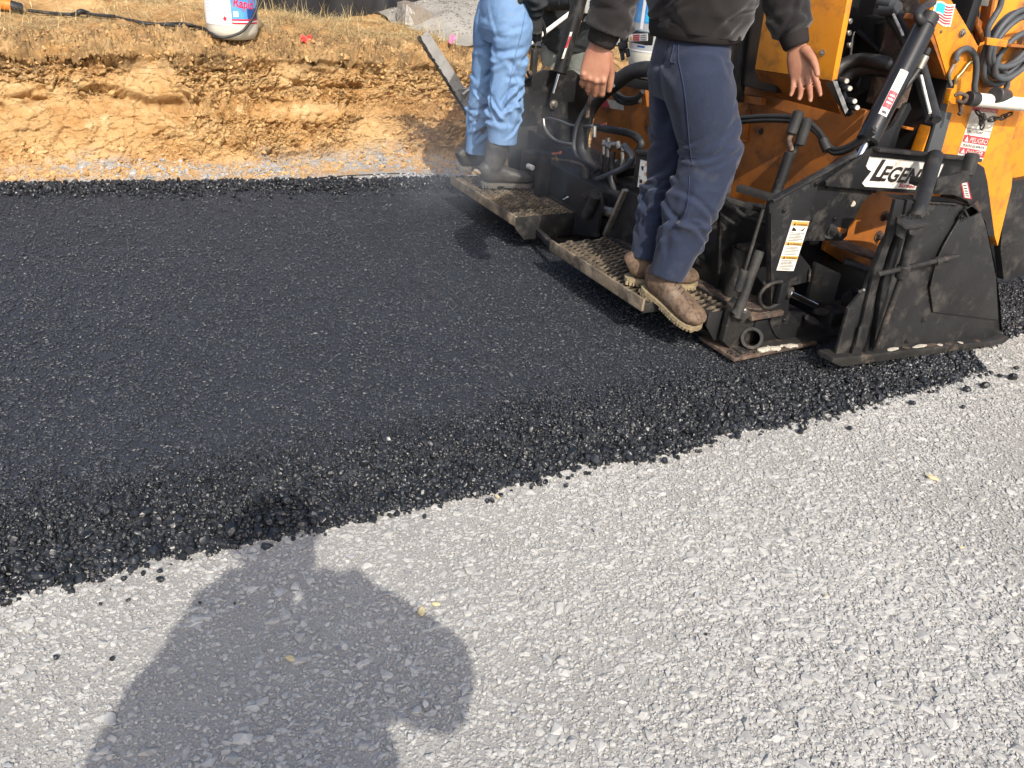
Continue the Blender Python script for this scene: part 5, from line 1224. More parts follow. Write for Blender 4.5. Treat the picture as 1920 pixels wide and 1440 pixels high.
def concrete():
    v_ = 7.0; c = PV(790, 35, v_)
    m = mat('broken_concrete', (0.20, 0.165, 0.13), 0.95, var=(0.135, 0.115, 0.095), vscale=9, fine=((0.25, 0.22, 0.185), 50), bump=0.008, bscale=45)
    m2 = mat('exposed_aggregate', (0.20, 0.185, 0.165), 0.95, var=(0.42, 0.4, 0.36), vscale=35, bump=0.014, bscale=40)
    Cn = thing('concrete_chunk', 'broken block of concrete tipped on the grey stone heap', 'concrete block', PV(790, 62, v_))
    f0 = pv([(760, 8), (775, 3), (800, 14), (828, 34), (806, 62), (780, 50), (760, 47)], v_)
    bm = bmesh.new()
    fr = [PV(760, 46, v_-.05), PV(761, 8, v_), PV(776, 4, v_+.06), PV(786, 28, v_-.03), PV(779, 51, v_-.08)]
    side = [PV(786, 28, v_-.03), PV(828, 36, v_+.02), PV(805, 63, v_-.02), PV(779, 51, v_-.08)]
    bk_ = [p+EV*0.24+EU*0.05+EZ*0.02 for p in fr]
    # closed block: front facet, right facet and body behind
    hull = fr+[side[1], side[2]]+[p+EV*0.22 for p in fr]+[side[1]+EV*0.2, side[2]+EV*0.2]
    vs = [bm.verts.new(p) for p in hull]; bmesh.ops.convex_hull(bm, input=vs)
    bmesh.ops.delete(bm, geom=[v for v in bm.verts if not v.link_faces], context='VERTS')
    bmesh.ops.subdivide_edges(bm, edges=bm.edges[:], cuts=6, use_grid_fill=True)
    for v in bm.verts: v.co += Vector([mnoise.noise(v.co*14+Vector((i*9, 0, 0))) for i in range(3)])*0.008
    o = bmobj('block', bm, m, Cn, False)
    o.data.materials.append(m2)
    for f in o.data.polygons:
        if f.normal.dot((-EU*0.8-EV*0.4)) > 0.35: f.material_index = 1
    plate('slab_flake', [PV(745, 48, v_+.05), PV(758, 20, v_+.08), PV(762, 47, v_+.03)], EV*0.06, m, Cn, 0.004)
concrete()
def flag():
    b_ = bt(856, 98, 0.0); Fg = thing('marker_flag', 'small pink marker flag on a wire by the stone heap', 'marker flag', b_)
    top_ = PV(857, 58, uv_of(b_)[1]); rod('wire', b_-EZ*0.03, top_, 0.0016, MAT_white, Fg, 6)
    V_ = []; vv = uv_of(b_)[1]; c4 = [PV(856, 69, vv), PV(844, 63, vv), PV(842, 80, vv), PV(848, 84, vv)]
    for i in range(7):
        for k in range(5):
            a, b = i/6, k/4; p = (c4[0]*(1-a)+c4[1]*a)*(1-b)+(c4[3]*(1-a)+c4[2]*a)*b; V_.append(p+EV*0.012*math.sin(a*5+b*2))
    mesh('cloth', V_, grid_faces(7, 5), mat('pink_vinyl', (0.80, 0.22, 0.42), 0.5), Fg, True)
    sd = Fg.children[-1].modifiers.new('thickness', 'SOLIDIFY'); sd.thickness = 0.0015
flag()
def scrap():
    b_ = bt(574, 76, 0.01); S_ = PV(574, 76, uv_of(b_)[1]); V_ = []
    for i in range(9):
        for k in range(7):
            V_.append(S_+EU*((i-4)*0.011)+EZ*((k-3)*0.008+0.01*math.sin(i*1.3)+0.012)-EV*(0.02+0.012*math.sin(i*2+k*1.7)))
    o = mesh('red_scrap', V_, grid_faces(9, 7), mat('red_plastic_scrap', (0.75, 0.06, 0.05), 0.5), None, True, base=S_); tag(o, 'crumpled red plastic scrap caught in the dry grass', 'plastic scrap')
    sd = o.modifiers.new('thickness', 'SOLIDIFY'); sd.thickness = 0.002
scrap()

# drum of release agent on the paver's shelf
def drum():
    u_ = 2.93; c = PU(1262, 156, u_); r = 0.165
    c = PU(1198, 120, u_); c = M(u_+0.02, uv_of(PU(1193, 110, u_))[1]-r*1.0, PU(1262, 155, u_).z-0.01)
    D_ = thing('plastic_drum', 'white plastic drum with blue and silver label on the paver shelf', 'drum', c)
    bm = bmesh.new(); lathe(bm, c, [(r*0.45, 0), (r*0.7, 0.008), (r*0.9, 0.05), (r*0.985, 0.10), (r, 0.14), (r, 0.5), (r*0.9, 0.56), (r*0.4, 0.6), (r*0.3, 0.64)], 48, EZ); bmobj('tank', bm, MAT_jug, D_, True, sharp=50)
    tc = (Vector(CPOS)-c); tc.z = 0; tc.normalize()
    curved_label('label_panel', c, r+0.0015, 0.15, 0.29, -1.6, 1.2, MAT_silver, D_, tc, 24)
    curved_label('label_panel', c, r+0.0015, 0.292, 0.42, -1.6, 1.2, MAT_label_blue, D_, tc, 24)
    curved_label('label_band', c, r+0.0022, 0.148, 0.156, -1.6, 1.2, MAT_label_white, D_, tc, 24)
    curved_label('label_shape', c, r+0.0022, 0.26, 0.42, -0.75, -0.62, MAT_label_white, D_, tc, 6)
    curved_label('label_shape', c, r+0.0022, 0.30, 0.36, -0.55, -0.2, MAT_cyan, D_, tc, 6)
    curved_label('printed_line', c, r+0.0022, 0.17, 0.18, -0.75, -0.45, MAT_label_dark, D_, tc, 6)
    curved_label('printed_line', c, r+0.0022, 0.19, 0.196, -0.75, -0.4, MAT_label_dark, D_, tc, 6)
drum()
# crumpled white paper on the far walkway
V_ = []; pp = PZ(1068, 376, WZ+0.02)
for i in range(7):
    for k in range(5): V_.append(pp+EU*((i-3)*0.012)+EV*(0.01*(2-k))+EZ*(0.008*math.sin(i*1.1)+0.012*k*0.5+0.004*math.cos(k*2+i)))
o = mesh('paper_scrap', V_, grid_faces(7, 5), mat('white_paper', (0.8, 0.8, 0.8), 0.8), None, True, base=pp-EZ*0.01); tag(o, 'crumpled white paper lying on the far walkway of the paver', 'paper')
o.modifiers.new('thickness', 'SOLIDIFY').thickness = 0.001

# lute (asphalt rake) held up behind the man in jeans
def lute():
    v_ = 5.25
    A_, B_ = PV(792, 66, v_), PV(884, 214, v_+.1); ax = (B_-A_).normalized()
    J_ = PV(872, 174, v_+0.05); Hd = PV(1083, 14, v_+0.12)
    Lt = thing('asphalt_lute', 'long handled grey asphalt lute held up behind the walkway', 'asphalt lute', J_)
    n_ = 26; bm = bmesh.new(); wd = ax.cross((Vector(CPOS)+Vector((0.6, 0, 0.8))-A_).normalized()).normalized(); wd = -wd if wd.dot(EU) < 0 else wd; L_ = (B_-A_).length
    pts = [A_+ax*(L_*i/n_)+wd*0.045*(1.0+0.35*i/n_) for i in range(n_+1)]+[A_+ax*(L_*(1-i/n_))-wd*(0.02+0.004*math.sin(i*2.3)+(0.004 if i % 2 else 0)) for i in range(n_+1)]
    nn = ax.cross(wd).normalized(); add_prism(bm, pts, nn*0.012)
    bmobj('blade', bm, mat('grey_alloy_blade', (0.50, 0.49, 0.47), 0.6, var=(0.38, 0.37, 0.36), vscale=9, metal=0.3, dirt=(0.03, 0.03, 0.03), dscale=30, damt=0.2), Lt)
    bm = bmesh.new()
    for i in range(40):
        t_ = i/39; p = A_+ax*(L_*t_)-wd*(0.028+0.006*random.random())
        add_box(bm, p+nn*0.006, (ax, wd, nn), (0.022*random.uniform(.6, 1.3), 0.02*random.uniform(.6, 1.2), 0.02))
    bmobj('tar_edge', bm, MAT_tar, Lt)
    hd = (Hd-J_).normalized(); ex = Hd+hd*0.35
    rod('handle', J_+hd*0.02, ex, 0.016, MAT_cream, Lt, 16, 0.004)
    rod('socket', J_-hd*0.03, J_+hd*0.10, 0.020, MAT_zinc, Lt, 14)
    for s_ in (-1, 1): rod('brace', J_+hd*0.06, J_-hd*0.03+ax*0.05*s_, 0.006, MAT_zinc, Lt, 8)
    return Hd, hd
LUTE_HAND, LUTE_DIR = lute()
# ================================================================== PEOPLE
def loft(path, ra, rb, ref, n_s=60, seg=40, fold=None, pw=2.0, caps=True):
    """closed tube through path points; ra along ref direction, rb across; fold(s, th) -> outward offset"""
    path = [Vector(p) for p in path]
    cum = [0.0]
    for i in range(1, len(path)): cum.append(cum[-1]+(path[i]-path[i-1]).length)
    sp = spline(path, 10) if len(path) > 2 else [path[0].lerp(path[1], k/10) for k in range(11)]
    sc = [0.0]
    for i in range(1, len(sp)): sc.append(sc[-1]+(sp[i]-sp[i-1]).length)
    tot = sc[-1]; ss = np.linspace(0, tot, n_s); SPA = np.array([p[:] for p in sp])
    C_ = np.stack([np.interp(ss, sc, SPA[:, k]) for k in range(3)], 1)
    kn = np.linspace(0, tot, len(sp)); keys = np.array(cum)*tot/cum[-1]
    A_, B_ = np.interp(ss, keys, ra), np.interp(ss, keys, rb)
    _, N = frames([Vector(c) for c in C_], ref)
    th = np.linspace(0, 2*math.pi, seg, endpoint=False)
    c_, s_ = np.cos(th), np.sin(th)
    c_, s_ = np.sign(c_)*np.abs(c_)**(2/pw), np.sign(s_)*np.abs(s_)**(2/pw)
    a = np.array([n_[0][:] for n_ in N]); b = np.array([n_[1][:] for n_ in N])
    rr = np.ones((n_s, seg))
    off = fold(ss[:, None]+0*th[None, :], th[None, :]+0*ss[:, None]) if fold else 0*rr
    ea = A_[:, None]*c_[None, :]; eb = B_[:, None]*s_[None, :]; ln_ = np.sqrt(ea**2+eb**2)+1e-9; k = 1+off/ln_
    V_ = C_[:, None, :]+a[:, None, :]*(ea*k)[..., None]+b[:, None, :]*(eb*k)[..., None]
    V_ = V_.reshape(-1, 3); i, j = np.meshgrid(np.arange(n_s-1), np.arange(seg), indexing='ij'); i, j = i.ravel(), j.ravel()
    F_ = np.stack([i*seg+j, i*seg+(j+1) % seg, (i+1)*seg+(j+1) % seg, (i+1)*seg+j], 1).tolist()
    if caps: F_.append(list(range(seg))[::-1]); F_.append([(n_s-1)*seg+k2 for k2 in range(seg)])
    return V_.tolist(), F_
def ball(c, rx, ry, rz, ax=None):
    bm = bmesh.new(); bmesh.ops.create_icosphere(bm, subdivisions=3, radius=1.0)
    ax = ax or (Vector((1, 0, 0)), Vector((0, 1, 0)), Vector((0, 0, 1)))
    V_ = [tuple(Vector(c)+ax[0]*v.co.x*rx+ax[1]*v.co.y*ry+ax[2]*v.co.z*rz) for v in bm.verts]; F_ = [[v.index for v in f.verts] for f in bm.faces]; bm.free(); return V_, F_
def fuse(name, parts, voxel, m, parent, sm=3, post=None, deci=None):
    V_, F_ = [], []
    for v, f in parts:
        o = len(V_); V_ += [tuple(p) for p in v]; F_ += [[i+o for i in q] for q in f]
    me = bpy.data.meshes.new(name); me.from_pydata(V_, [], F_)
    bm = bmesh.new(); bm.from_mesh(me); bmesh.ops.recalc_face_normals(bm, faces=bm.faces[:]); bm.to_mesh(me); bm.free()
    o = bpy.data.objects.new(name+'_tmp', me); COL.objects.link(o)
    r = o.modifiers.new('r', 'REMESH'); r.mode = 'VOXEL'; r.voxel_size = voxel
    if sm: s_ = o.modifiers.new('s', 'SMOOTH'); s_.factor = 0.5; s_.iterations = sm
    dg = bpy.context.evaluated_depsgraph_get(); me2 = bpy.data.meshes.new_from_object(o.evaluated_get(dg)); bpy.data.objects.remove(o, do_unlink=True)
    me2.name = name; me2.materials.clear()
    if post: post(me2)
    return link(name, me2, m, parent, True)
def hand_parts(w, d, pn, side, curls, sc=1.0, spread=0.06, thumb=0.5):
    """w wrist, d direction to the fingers, pn palm normal (out of the palm), side thumb direction; curls: 4 finger curls (index..little) in radians per joint"""
    d, pn = Vector(d).normalized(), Vector(pn).normalized(); pn = (pn-d*pn.dot(d)).normalized(); side = Vector(side); side = (side-d*side.dot(d)-pn*side.dot(pn)).normalized()
    P = []
    P.append(loft([w-d*0.06*sc, w, w+d*0.03*sc, w+d*0.065*sc, w+d*0.10*sc], [0.021*sc, 0.020*sc, 0.019*sc, 0.017*sc, 0.012*sc], [0.028*sc, 0.030*sc, 0.040*sc, 0.043*sc, 0.040*sc], pn, 30, 24, None, 2.4))
    lens = [(0.044, 0.026, 0.021), (0.049, 0.030, 0.022), (0.045, 0.028, 0.021), (0.036, 0.021, 0.018)]
    offs = [0.031, 0.0105, -0.0105, -0.030]; basel = [0.092, 0.096, 0.092, 0.084]
    for i in range(4):
        dd = (d+side*(spread*(1.5-i))).normalized(); p = w+d*basel[i]*sc+side*offs[i]*sc; pts = [p-d*0.022*sc, p]; c = curls[i]
        for j, L_ in enumerate(lens[i]):
            q = Matrix.Rotation(c*(1.0 if j else 0.8), 3, dd.cross(pn)) ; dd = (q @ dd).normalized(); p = p+dd*L_*sc; pts.append(p)
        r = [0.0098, 0.0105, 0.0092, 0.0084, 0.0066]; r = [x*sc*(0.86 if i == 3 else 1) for x in r]
        P.append(loft(pts, r, r, pn, 26, 14)); P.append(ball(pts[-1], r[-1], r[-1], r[-1])); P.append(ball(pts[1]-pn*0.0075*sc, 0.0095*sc, 0.0095*sc, 0.0095*sc)); P.append(ball(pts[2]-pn*0.002*sc, 0.0102*sc, 0.0102*sc, 0.0102*sc))
    p = w+d*0.02*sc+side*0.022*sc+pn*0.006*sc; td = (d*0.75+side*(0.75*thumb+0.25)+pn*0.35).normalized(); pts = [p]
    for L_, t_ in ((0.048, 0.0), (0.034, -0.3), (0.028, -0.2)):
        td = (td+d*(-t_)*0.8-side*(-t_)*0.6).normalized(); p = p+td*L_*sc; pts.append(p)
    r = [x*sc for x in (0.019, 0.0135, 0.0112, 0.0085)]
    P.append(loft(pts, r, r, pn, 24, 14)); P.append(ball(pts[-1], r[-1], r[-1], r[-1]))
    tips = pts[-1]
    return P
def head_parts(c, f, sc=1.0):
    f = Vector(f).normalized(); s = f.cross(EZ).normalized(); a = (f, s, EZ)
    def q(x, y, z): return Vector(c)+f*x*sc+s*y*sc+EZ*z*sc
    return [ball(q(-0.01, 0, 0.035), 0.097*sc, 0.078*sc, 0.092*sc, a), ball(q(0.022, 0, -0.03), 0.072*sc, 0.066*sc, 0.085*sc, a), ball(q(0.062, 0, -0.092), 0.03*sc, 0.035*sc, 0.026*sc, a),
            loft([q(0.078, 0, 0.025), q(0.098, 0, -0.008), q(0.106, 0, -0.024), q(0.088, 0, -0.03)], [0.009*sc, 0.011*sc, 0.014*sc, 0.01*sc], [0.008*sc, 0.010*sc, 0.016*sc, 0.012*sc], f, 14, 12),
            ball(q(0.083, 0, -0.055), 0.014*sc, 0.026*sc, 0.007*sc, a), ball(q(0.084, 0, -0.066), 0.013*sc, 0.022*sc, 0.007*sc, a),
            ball(q(0.079, 0, 0.04), 0.014*sc, 0.055*sc, 0.009*sc, a),
            ball(q(0, 0.078, 0), 0.018*sc, 0.008*sc, 0.031*sc, a), ball(q(0, -0.078, 0), 0.018*sc, 0.008*sc, 0.031*sc, a)], [q(0.086, 0.031, 0.014), q(0.086, -0.031, 0.014)], a
MAT_skin = mat('skin', (0.37, 0.185, 0.115), 0.5, var=(0.28, 0.12, 0.075), vscale=14, spec=0.4, bump=0.0006, bscale=120)
MAT_skin.node_tree.nodes['Principled BSDF'].inputs['Subsurface Weight'].default_value = 0.12
MAT_skin.node_tree.nodes['Principled BSDF'].inputs['Subsurface Radius'].default_value = (0.012, 0.004, 0.002)
MAT_eye = mat('eye', (0.55, 0.5, 0.46), 0.2); MAT_hair = mat('dark_hair', (0.02, 0.014, 0.010), 0.55, bump=0.004, bscale=120)
MAT_navy = mat('navy_twill', (0.013, 0.019, 0.042), 0.85, var=(0.0175, 0.025, 0.052), vscale=5, spec=0.2, fine=((0.023, 0.030, 0.053), 420), bump=0.0028, bscale=38, sheen=0.15, dirt=(0.048, 0.052, 0.066), dscale=6, damt=0.16)
MAT_jean = mat('light_blue_denim', (0.12, 0.225, 0.41), 0.9, var=(0.16, 0.27, 0.455), vscale=5, spec=0.15, fine=((0.19, 0.30, 0.48), 300), bump=0.003, bscale=34, dirt=(0.20, 0.24, 0.30), dscale=7, damt=0.12)
MAT_hoodie = mat('black_sweatshirt', (0.012, 0.011, 0.012), 0.92, var=(0.019, 0.0165, 0.017), vscale=7, spec=0.15, bump=0.0012, bscale=260, sheen=0.2)
MAT_cuff = mat('ribbed_cuff', (0.024, 0.021, 0.021), 0.92, bump=0.0015, bscale=200, spec=0.1)
MAT_jacket = mat('dark_work_jacket', (0.016, 0.019, 0.022), 0.85, var=(0.026, 0.03, 0.032), vscale=6, spec=0.2, bump=0.001, bscale=150)
MAT_camo = mat('grey_green_trousers', (0.10, 0.115, 0.105), 0.9, var=(0.17, 0.18, 0.165), vscale=8, spec=0.1)
MAT_boot_brown = mat('dusty_brown_leather', (0.095, 0.06, 0.04), 0.7, var=(0.165, 0.112, 0.075), vscale=9, dirt=(0.21, 0.165, 0.12), dscale=14, damt=0.28, fine=((0.05, 0.036, 0.027), 60), spec=0.3, bump=0.0012, bscale=90)
MAT_boot_black = mat('worn_black_leather', (0.026, 0.0245, 0.0225), 0.5, var=(0.055, 0.05, 0.044), vscale=7, dirt=(0.20, 0.175, 0.14), dscale=10, damt=0.1, spec=0.4, bump=0.001, bscale=80)
MAT_sole_tan = mat('mud_caked_sole', (0.19, 0.145, 0.09), 0.9, var=(0.33, 0.265, 0.155), vscale=22, dirt=(0.12, 0.09, 0.06), dscale=45, damt=0.35, bump=0.004, bscale=90)
MAT_sole_dark = mat('worn_grey_sole', (0.16, 0.145, 0.12), 0.9, var=(0.09, 0.085, 0.075), vscale=18, bump=0.003, bscale=80)
MAT_glove = mat('black_glove', (0.014, 0.014, 0.015), 0.7, bump=0.001, bscale=120)

def wr(seed, f_s, f_t, amp, amp2=None, ramp=None):
    """cloth wrinkles: ridged, roughly across the limb, with slant"""
    def fn(s, th):
        x, y = np.cos(th), np.sin(th)
        n1 = vnoise(s*f_s+1.3*x, x*f_t+3, y*f_t+s*f_s*0.25, seed); n2 = vnoise(s*f_s*2.1+2*y, x*f_t*1.7, y*f_t*1.7+7, seed+5); n3 = vnoise(s*3, x*1.1, y*1.1, seed+9)
        r = (1-np.abs(n1)*2.2)*amp+(1-np.abs(n2)*2.2)*amp*0.45+n3*amp*1.2
        if ramp is not None: r = r*np.interp(s, ramp[0], ramp[1])
        return r
    return fn
def creases(seed, Lg, base, zones, R=0.1):
    """explicit cloth creases: zones = (centre fraction, spread, count, depth)"""
    rg = np.random.default_rng(seed); cr_ = []
    for c, sp_, n, dep in zones:
        for _ in range(n):
            cr_.append((np.clip(rg.normal(c, sp_), 0.02, 0.985)*Lg, rg.uniform(0, 2*math.pi), rg.normal(0, 0.55), rg.uniform(0.05, 0.13), dep*rg.uniform(0.5, 1.2), rg.uniform(0.009, 0.019)))
    def fn(s, th):
        r = base(s, th) if base else 0*s
        for s0, t0, sl, ln, dp, w in cr_:
            dt = (th-t0+math.pi) % (2*math.pi)-math.pi; x = dt*R; y = s-s0
            a = x*math.cos(sl)+y*math.sin(sl); b = -x*math.sin(sl)+y*math.cos(sl)+0.25*a*a/R*math.sin(t0*3)
            env = np.exp(-(a/ln)**4)
            r = r+env*(-dp*np.exp(-(b/w)**2)+0.75*dp*np.exp(-((b-1.7*w)/(1.2*w))**2))
        return r
    return fn
def boot(parent, heel, fwd_, up_, leg_top, L=0.315, W=0.105, shaft_r=0.055, mU=None, mS=None, lace=True, tall=0.15, heel_block=True):
    heel = Vector(heel); x = Vector(fwd_).normalized(); z = Vector(up_); z = (z-x*z.dot(x)).normalized(); y = z.cross(x)
    def q(a, b, c): return heel+x*a+y*b+z*c
    xs = [0.008, 0.03, 0.07, 0.11, 0.15, 0.19, 0.235, 0.275, L-0.018, L-0.004]
    hw = [0.030, 0.038, 0.040, 0.038, 0.042, 0.049, 0.054, 0.053, 0.044, 0.024]; ht = [0.10, 0.125, 0.130, 0.116, 0.101, 0.088, 0.077, 0.070, 0.058, 0.036]
    hw = [h*W/0.105 for h in hw]
    foot = loft([q(a, 0, 0.022+h/2) for a, h in zip(xs, ht)], [h/2 for h in ht], hw, z, 60, 32, lambda s, th: 0.0015*vnoise(s*40, np.cos(th)*4, np.sin(th)*4, 7), 2.5)
    ank = q(0.072, 0, 0.115); top_ = Vector(leg_top)
    dv = (top_-ank).normalized(); shaft = loft([q(0.066, 0, 0.08), ank, ank+dv*tall*0.5, ank+dv*tall], [shaft_r*0.8, shaft_r*0.9, shaft_r, shaft_r*1.04], [shaft_r*0.62, shaft_r*0.72, shaft_r*0.88, shaft_r*0.92], x, 40, 32, wr(3, 26, 1.5, 0.0035))
    b = fuse('boot', [foot, shaft], 0.005, mU, parent, 3)
    # outline of the sole
    ox = [0.0, 0.01, 0.04, 0.08, 0.12, 0.16, 0.20, 0.24, 0.275, L-0.01, L+0.006]; ow = [0.012, 0.032, 0.041, 0.041, 0.040, 0.044, 0.052, 0.055, 0.051, 0.035, 0.010]; ow = [o_*W/0.105 for o_ in ow]
    px = np.linspace(0, L+0.006, 40); pw_ = np.interp(px, ox, ow)
    out = [(a, w_) for a, w_ in zip(px, pw_)]+[(a, -w_) for a, w_ in zip(px[::-1], pw_[::-1])]
    bm = bmesh.new(); add_prism(bm, [q(a, w_*(1+0.02*random.uniform(-1, 1)), 0.014) for a, w_ in out], z*0.016); bmobj('sole', bm, mS, b, False)
    bm = bmesh.new()
    for a0, a1, zz in ((0.002, 0.095, 0.0), (0.135, L-0.002, 0.004)):
        seg_ = np.linspace(a0, a1, 14 if a0 > 0.1 else 7)
        for k in range(len(seg_)-1):
            if k % 1 == 0:
                c0, c1 = seg_[k]+0.002, seg_[k+1]-0.002; w0 = float(np.interp((c0+c1)/2, ox, ow))*0.97
                add_box(bm, q((c0+c1)/2, 0, 0.0075+zz/2), (x, y, z), (c1-c0, 2*w0, 0.015-zz))
    bmobj('tread', bm, mS, b, False)
    if lace:
        for k, a in enumerate((0.140, 0.162, 0.184)):
            hh = 0.022+float(np.interp(a, xs, ht))+0.003; wv = 0.024
            tube('lace', [q(a, -wv, hh-0.016), q(a+0.004, -wv*0.5, hh-0.003), q(a-0.004, wv*0.5, hh-0.003), q(a, wv, hh-0.016)], 0.0038, MAT_boot_black, b, 6, 4)
            for s_ in (-1, 1): rod('eyelet', q(a, s_*wv, hh-0.018), q(a, s_*wv*1.12, hh-0.014), 0.003, MAT_hose, b, 8)
        tube('seam', [q(0.09, -0.037, 0.06), q(0.13, -0.041, 0.052), q(0.175, -0.047, 0.05), q(0.20, -0.038, 0.088), q(0.207, 0.0, 0.108)], 0.0028, MAT_boot_black, b, 6, 4)
    return b

def person(label, J, face, trouser_m, top_m, base, voxel=0.005, legs=None, glove=None, torso_r=1.0, hem_z=None, top_kind='sweatshirt', legfold=0.008, curl=(0.35,)*4, curlL=None, hat=None, handR=None, handL=None, sleeve_r=(0.075, 0.062, 0.052), hair=True, leg_r=None, cat='person', cl_vox=0.007, jacket_hang=0.0):
    """J: joints as world points: head neck shR shL elR elL wrR wrL hipR hipL knR knL anR anL"""
    face = Vector(face).normalized(); rt = face.cross(EZ).normalized()
    T = thing('person', label, cat, base)
    hp, eyes, hax = head_parts(J['head'], face)
    pel = (J['hipR']+J['hipL'])/2; chest = (J['shR']+J['shL'])/2
    B = list(hp)
    B.append(loft([J['head']-EZ*0.06-face*0.015, J['neck'], chest-EZ*0.02], [0.055, 0.058, 0.07], [0.055, 0.06, 0.10], face, 16, 20))
    B.append(loft([chest+EZ*0.02, chest.lerp(pel, 0.3), chest.lerp(pel, 0.65), pel, pel-EZ*0.08], [0.07, 0.10, 0.09, 0.095, 0.06], [0.14, 0.145, 0.125, 0.14, 0.10], face, 30, 28))
    for s in 'RL':
        B.append(loft([J['sh'+s], J['sh'+s].lerp(J['el'+s], .5), J['el'+s], J['el'+s].lerp(J['wr'+s], .4), J['wr'+s]], [0.048, 0.045, 0.038, 0.040, 0.026], [0.048, 0.045, 0.038, 0.040, 0.028], face, 30, 18))
        B.append(loft([J['hip'+s], J['hip'+s].lerp(J['kn'+s], .5), J['kn'+s], J['kn'+s].lerp(J['an'+s], .35), J['an'+s]], [0.075, 0.068, 0.052, 0.050, 0.035], [0.075, 0.068, 0.052, 0.050, 0.035], face, 30, 18))
    dflt = {}
    for s, hh in (('R', handR), ('L', handL)):
        d = hh[0] if hh else (J['wr'+s]-J['el'+s]); pn = hh[1] if hh else (rt if s == 'L' else -rt); sd = hh[2] if hh else face
        cv = hh[3] if hh else curl
        hpz = hand_parts(J['wr'+s], d, pn, sd, cv, hh[4] if hh and len(hh) > 4 else 1.0, hh[5] if hh and len(hh) > 5 else 0.06, hh[6] if hh and len(hh) > 6 else 0.5)
        if glove: fuse('glove', hpz, 0.004, MAT_glove, T, 2)
        else: B += hpz
    bo = fuse('body', B, voxel, MAT_skin, T, 2)
    for e in eyes:
        v, f = ball(e, 0.010, 0.010, 0.008); mesh('eye', v, f, MAT_eye, T, True)
    if hair:
        hc = J['head']; fuse('hair', [ball(hc+EZ*0.045-face*0.02, 0.100, 0.086, 0.088, hax), ball(hc-face*0.05-EZ*0.02, 0.06, 0.075, 0.07, hax)], 0.008, MAT_hair, T, 2)
    if hat:
        hc = J['head']; bm = bmesh.new(); lathe(bm, hc+EZ*0.07, [(0.125, 0), (0.12, 0.05), (0.09, 0.09), (0.03, 0.108)], 28, EZ)
        bmobj('cap', bm, hat, T, True, sharp=50); v, f = loft([hc+EZ*0.075+face*0.09, hc+EZ*0.07+face*0.19], [0.008, 0.005], [0.08, 0.05], EZ, 8, 20); mesh('cap_brim', v, f, hat, T, True)
    # trousers
    lr = leg_r or ((0.115, 0.098, 0.090, 0.085, 0.075), (0.115, 0.098, 0.090, 0.085, 0.075))
    hw_ = (J['hipR']-J['hipL']).length/2; r0 = max(lr[0][0], lr[1][0]); ra_, rb_ = r0*1.06, hw_*0.96+r0*0.90
    TP = [loft([pel+EZ*0.15, pel+EZ*0.06, pel-EZ*0.06, pel-EZ*0.13], [ra_*0.84, ra_*0.95, ra_, ra_*0.8], [rb_*0.78, rb_*0.92, rb_, rb_*0.8], face, 40, 64, creases(77, 0.28, wr(41, 9, 1.4, 0.003), ((0.7, .2, 8, 0.006),), 0.17))]
    for k, s in enumerate('RL'):
        h, kn, an = J['hip'+s], J['kn'+s], J['an'+s]; r = lr[k]; Lg = (kn-h).length+(an-kn).length
        rm = ([0, Lg*0.25, Lg*0.5, Lg*0.62, Lg*0.85, Lg*0.97, Lg], [0.5, 0.6, 1.0, 0.9, 1.5, 1.7, 0.4])
        hc_ = h.lerp(pel, 0.35)+EZ*0.12; rr_ = [r[0]*0.72, r[0]*0.97]+list(r[1:])
        TP.append(loft([hc_, h-EZ*0.03, h.lerp(kn, .45), kn, kn.lerp(an, .45), an], rr_, [q*0.95 for q in rr_], face, 190, 84, creases(500+k*13+int(legfold*1e4), Lg, wr(51+k*7, 9, 1.0, legfold*0.55, ramp=rm), ((0.08, .05, 5, legfold), (0.5, .06, 9, legfold*1.1), (0.30, .12, 5, legfold*.8), (0.80, .10, 16, legfold*1.25), (0.93, .04, 9, legfold*1.2)))))
    tr = fuse('trousers', TP, cl_vox*0.8, trouser_m, T, 2)
    # top
    hz = hem_z if hem_z is not None else pel.z+0.04
    hemc = Vector((pel.x, pel.y, hz)); tk = torso_r
    SP = [loft([hemc, hemc.lerp(chest, .06), hemc.lerp(chest, .18), hemc.lerp(chest, .5), chest-EZ*0.06, chest+EZ*0.05, J['neck']+EZ*0.0], [0.145*tk, 0.15*tk, 0.165*tk, 0.165*tk, 0.14, 0.10, 0.075], [0.185*tk, 0.19*tk, 0.205*tk, 0.205*tk, 0.20, 0.15, 0.085], face, 110, 80, creases(950, 0.6, wr(71, 9, 1.3, 0.005), ((0.12, .08, 12, 0.011), (0.4, .15, 8, 0.009)), 0.18))]
    for s in 'RL':
        sh, el, w = J['sh'+s], J['el'+s], J['wr'+s]; La = (el-sh).length+(w-el).length
        cuff = w-(w-el).normalized()*0.012
        SP.append(loft([sh-(el-sh).normalized()*0.03, sh.lerp(el, .5), el, el.lerp(w, .55), el.lerp(w, .80), cuff-(w-el).normalized()*0.035], [0.085, sleeve_r[0], sleeve_r[1]*1.05, sleeve_r[1], sleeve_r[1]*1.0, sleeve_r[2]], [0.085, sleeve_r[0], sleeve_r[1]*1.05, sleeve_r[1], sleeve_r[1]*1.0, sleeve_r[2]], face, 110, 60, creases(900+ord(s), La, wr(81, 12, 1.1, 0.004), ((0.5, .08, 8, 0.008), (0.85, .08, 10, 0.009)), 0.07)))
        SP.append(ball(sh, 0.088, 0.088, 0.085))
    if top_kind == 'sweatshirt': SP.append(ball(J['neck']-face*0.085-EZ*0.0, 0.08, 0.15, 0.10, (face, rt, EZ)))
    fuse(top_kind, SP, cl_vox, top_m, T, 2)
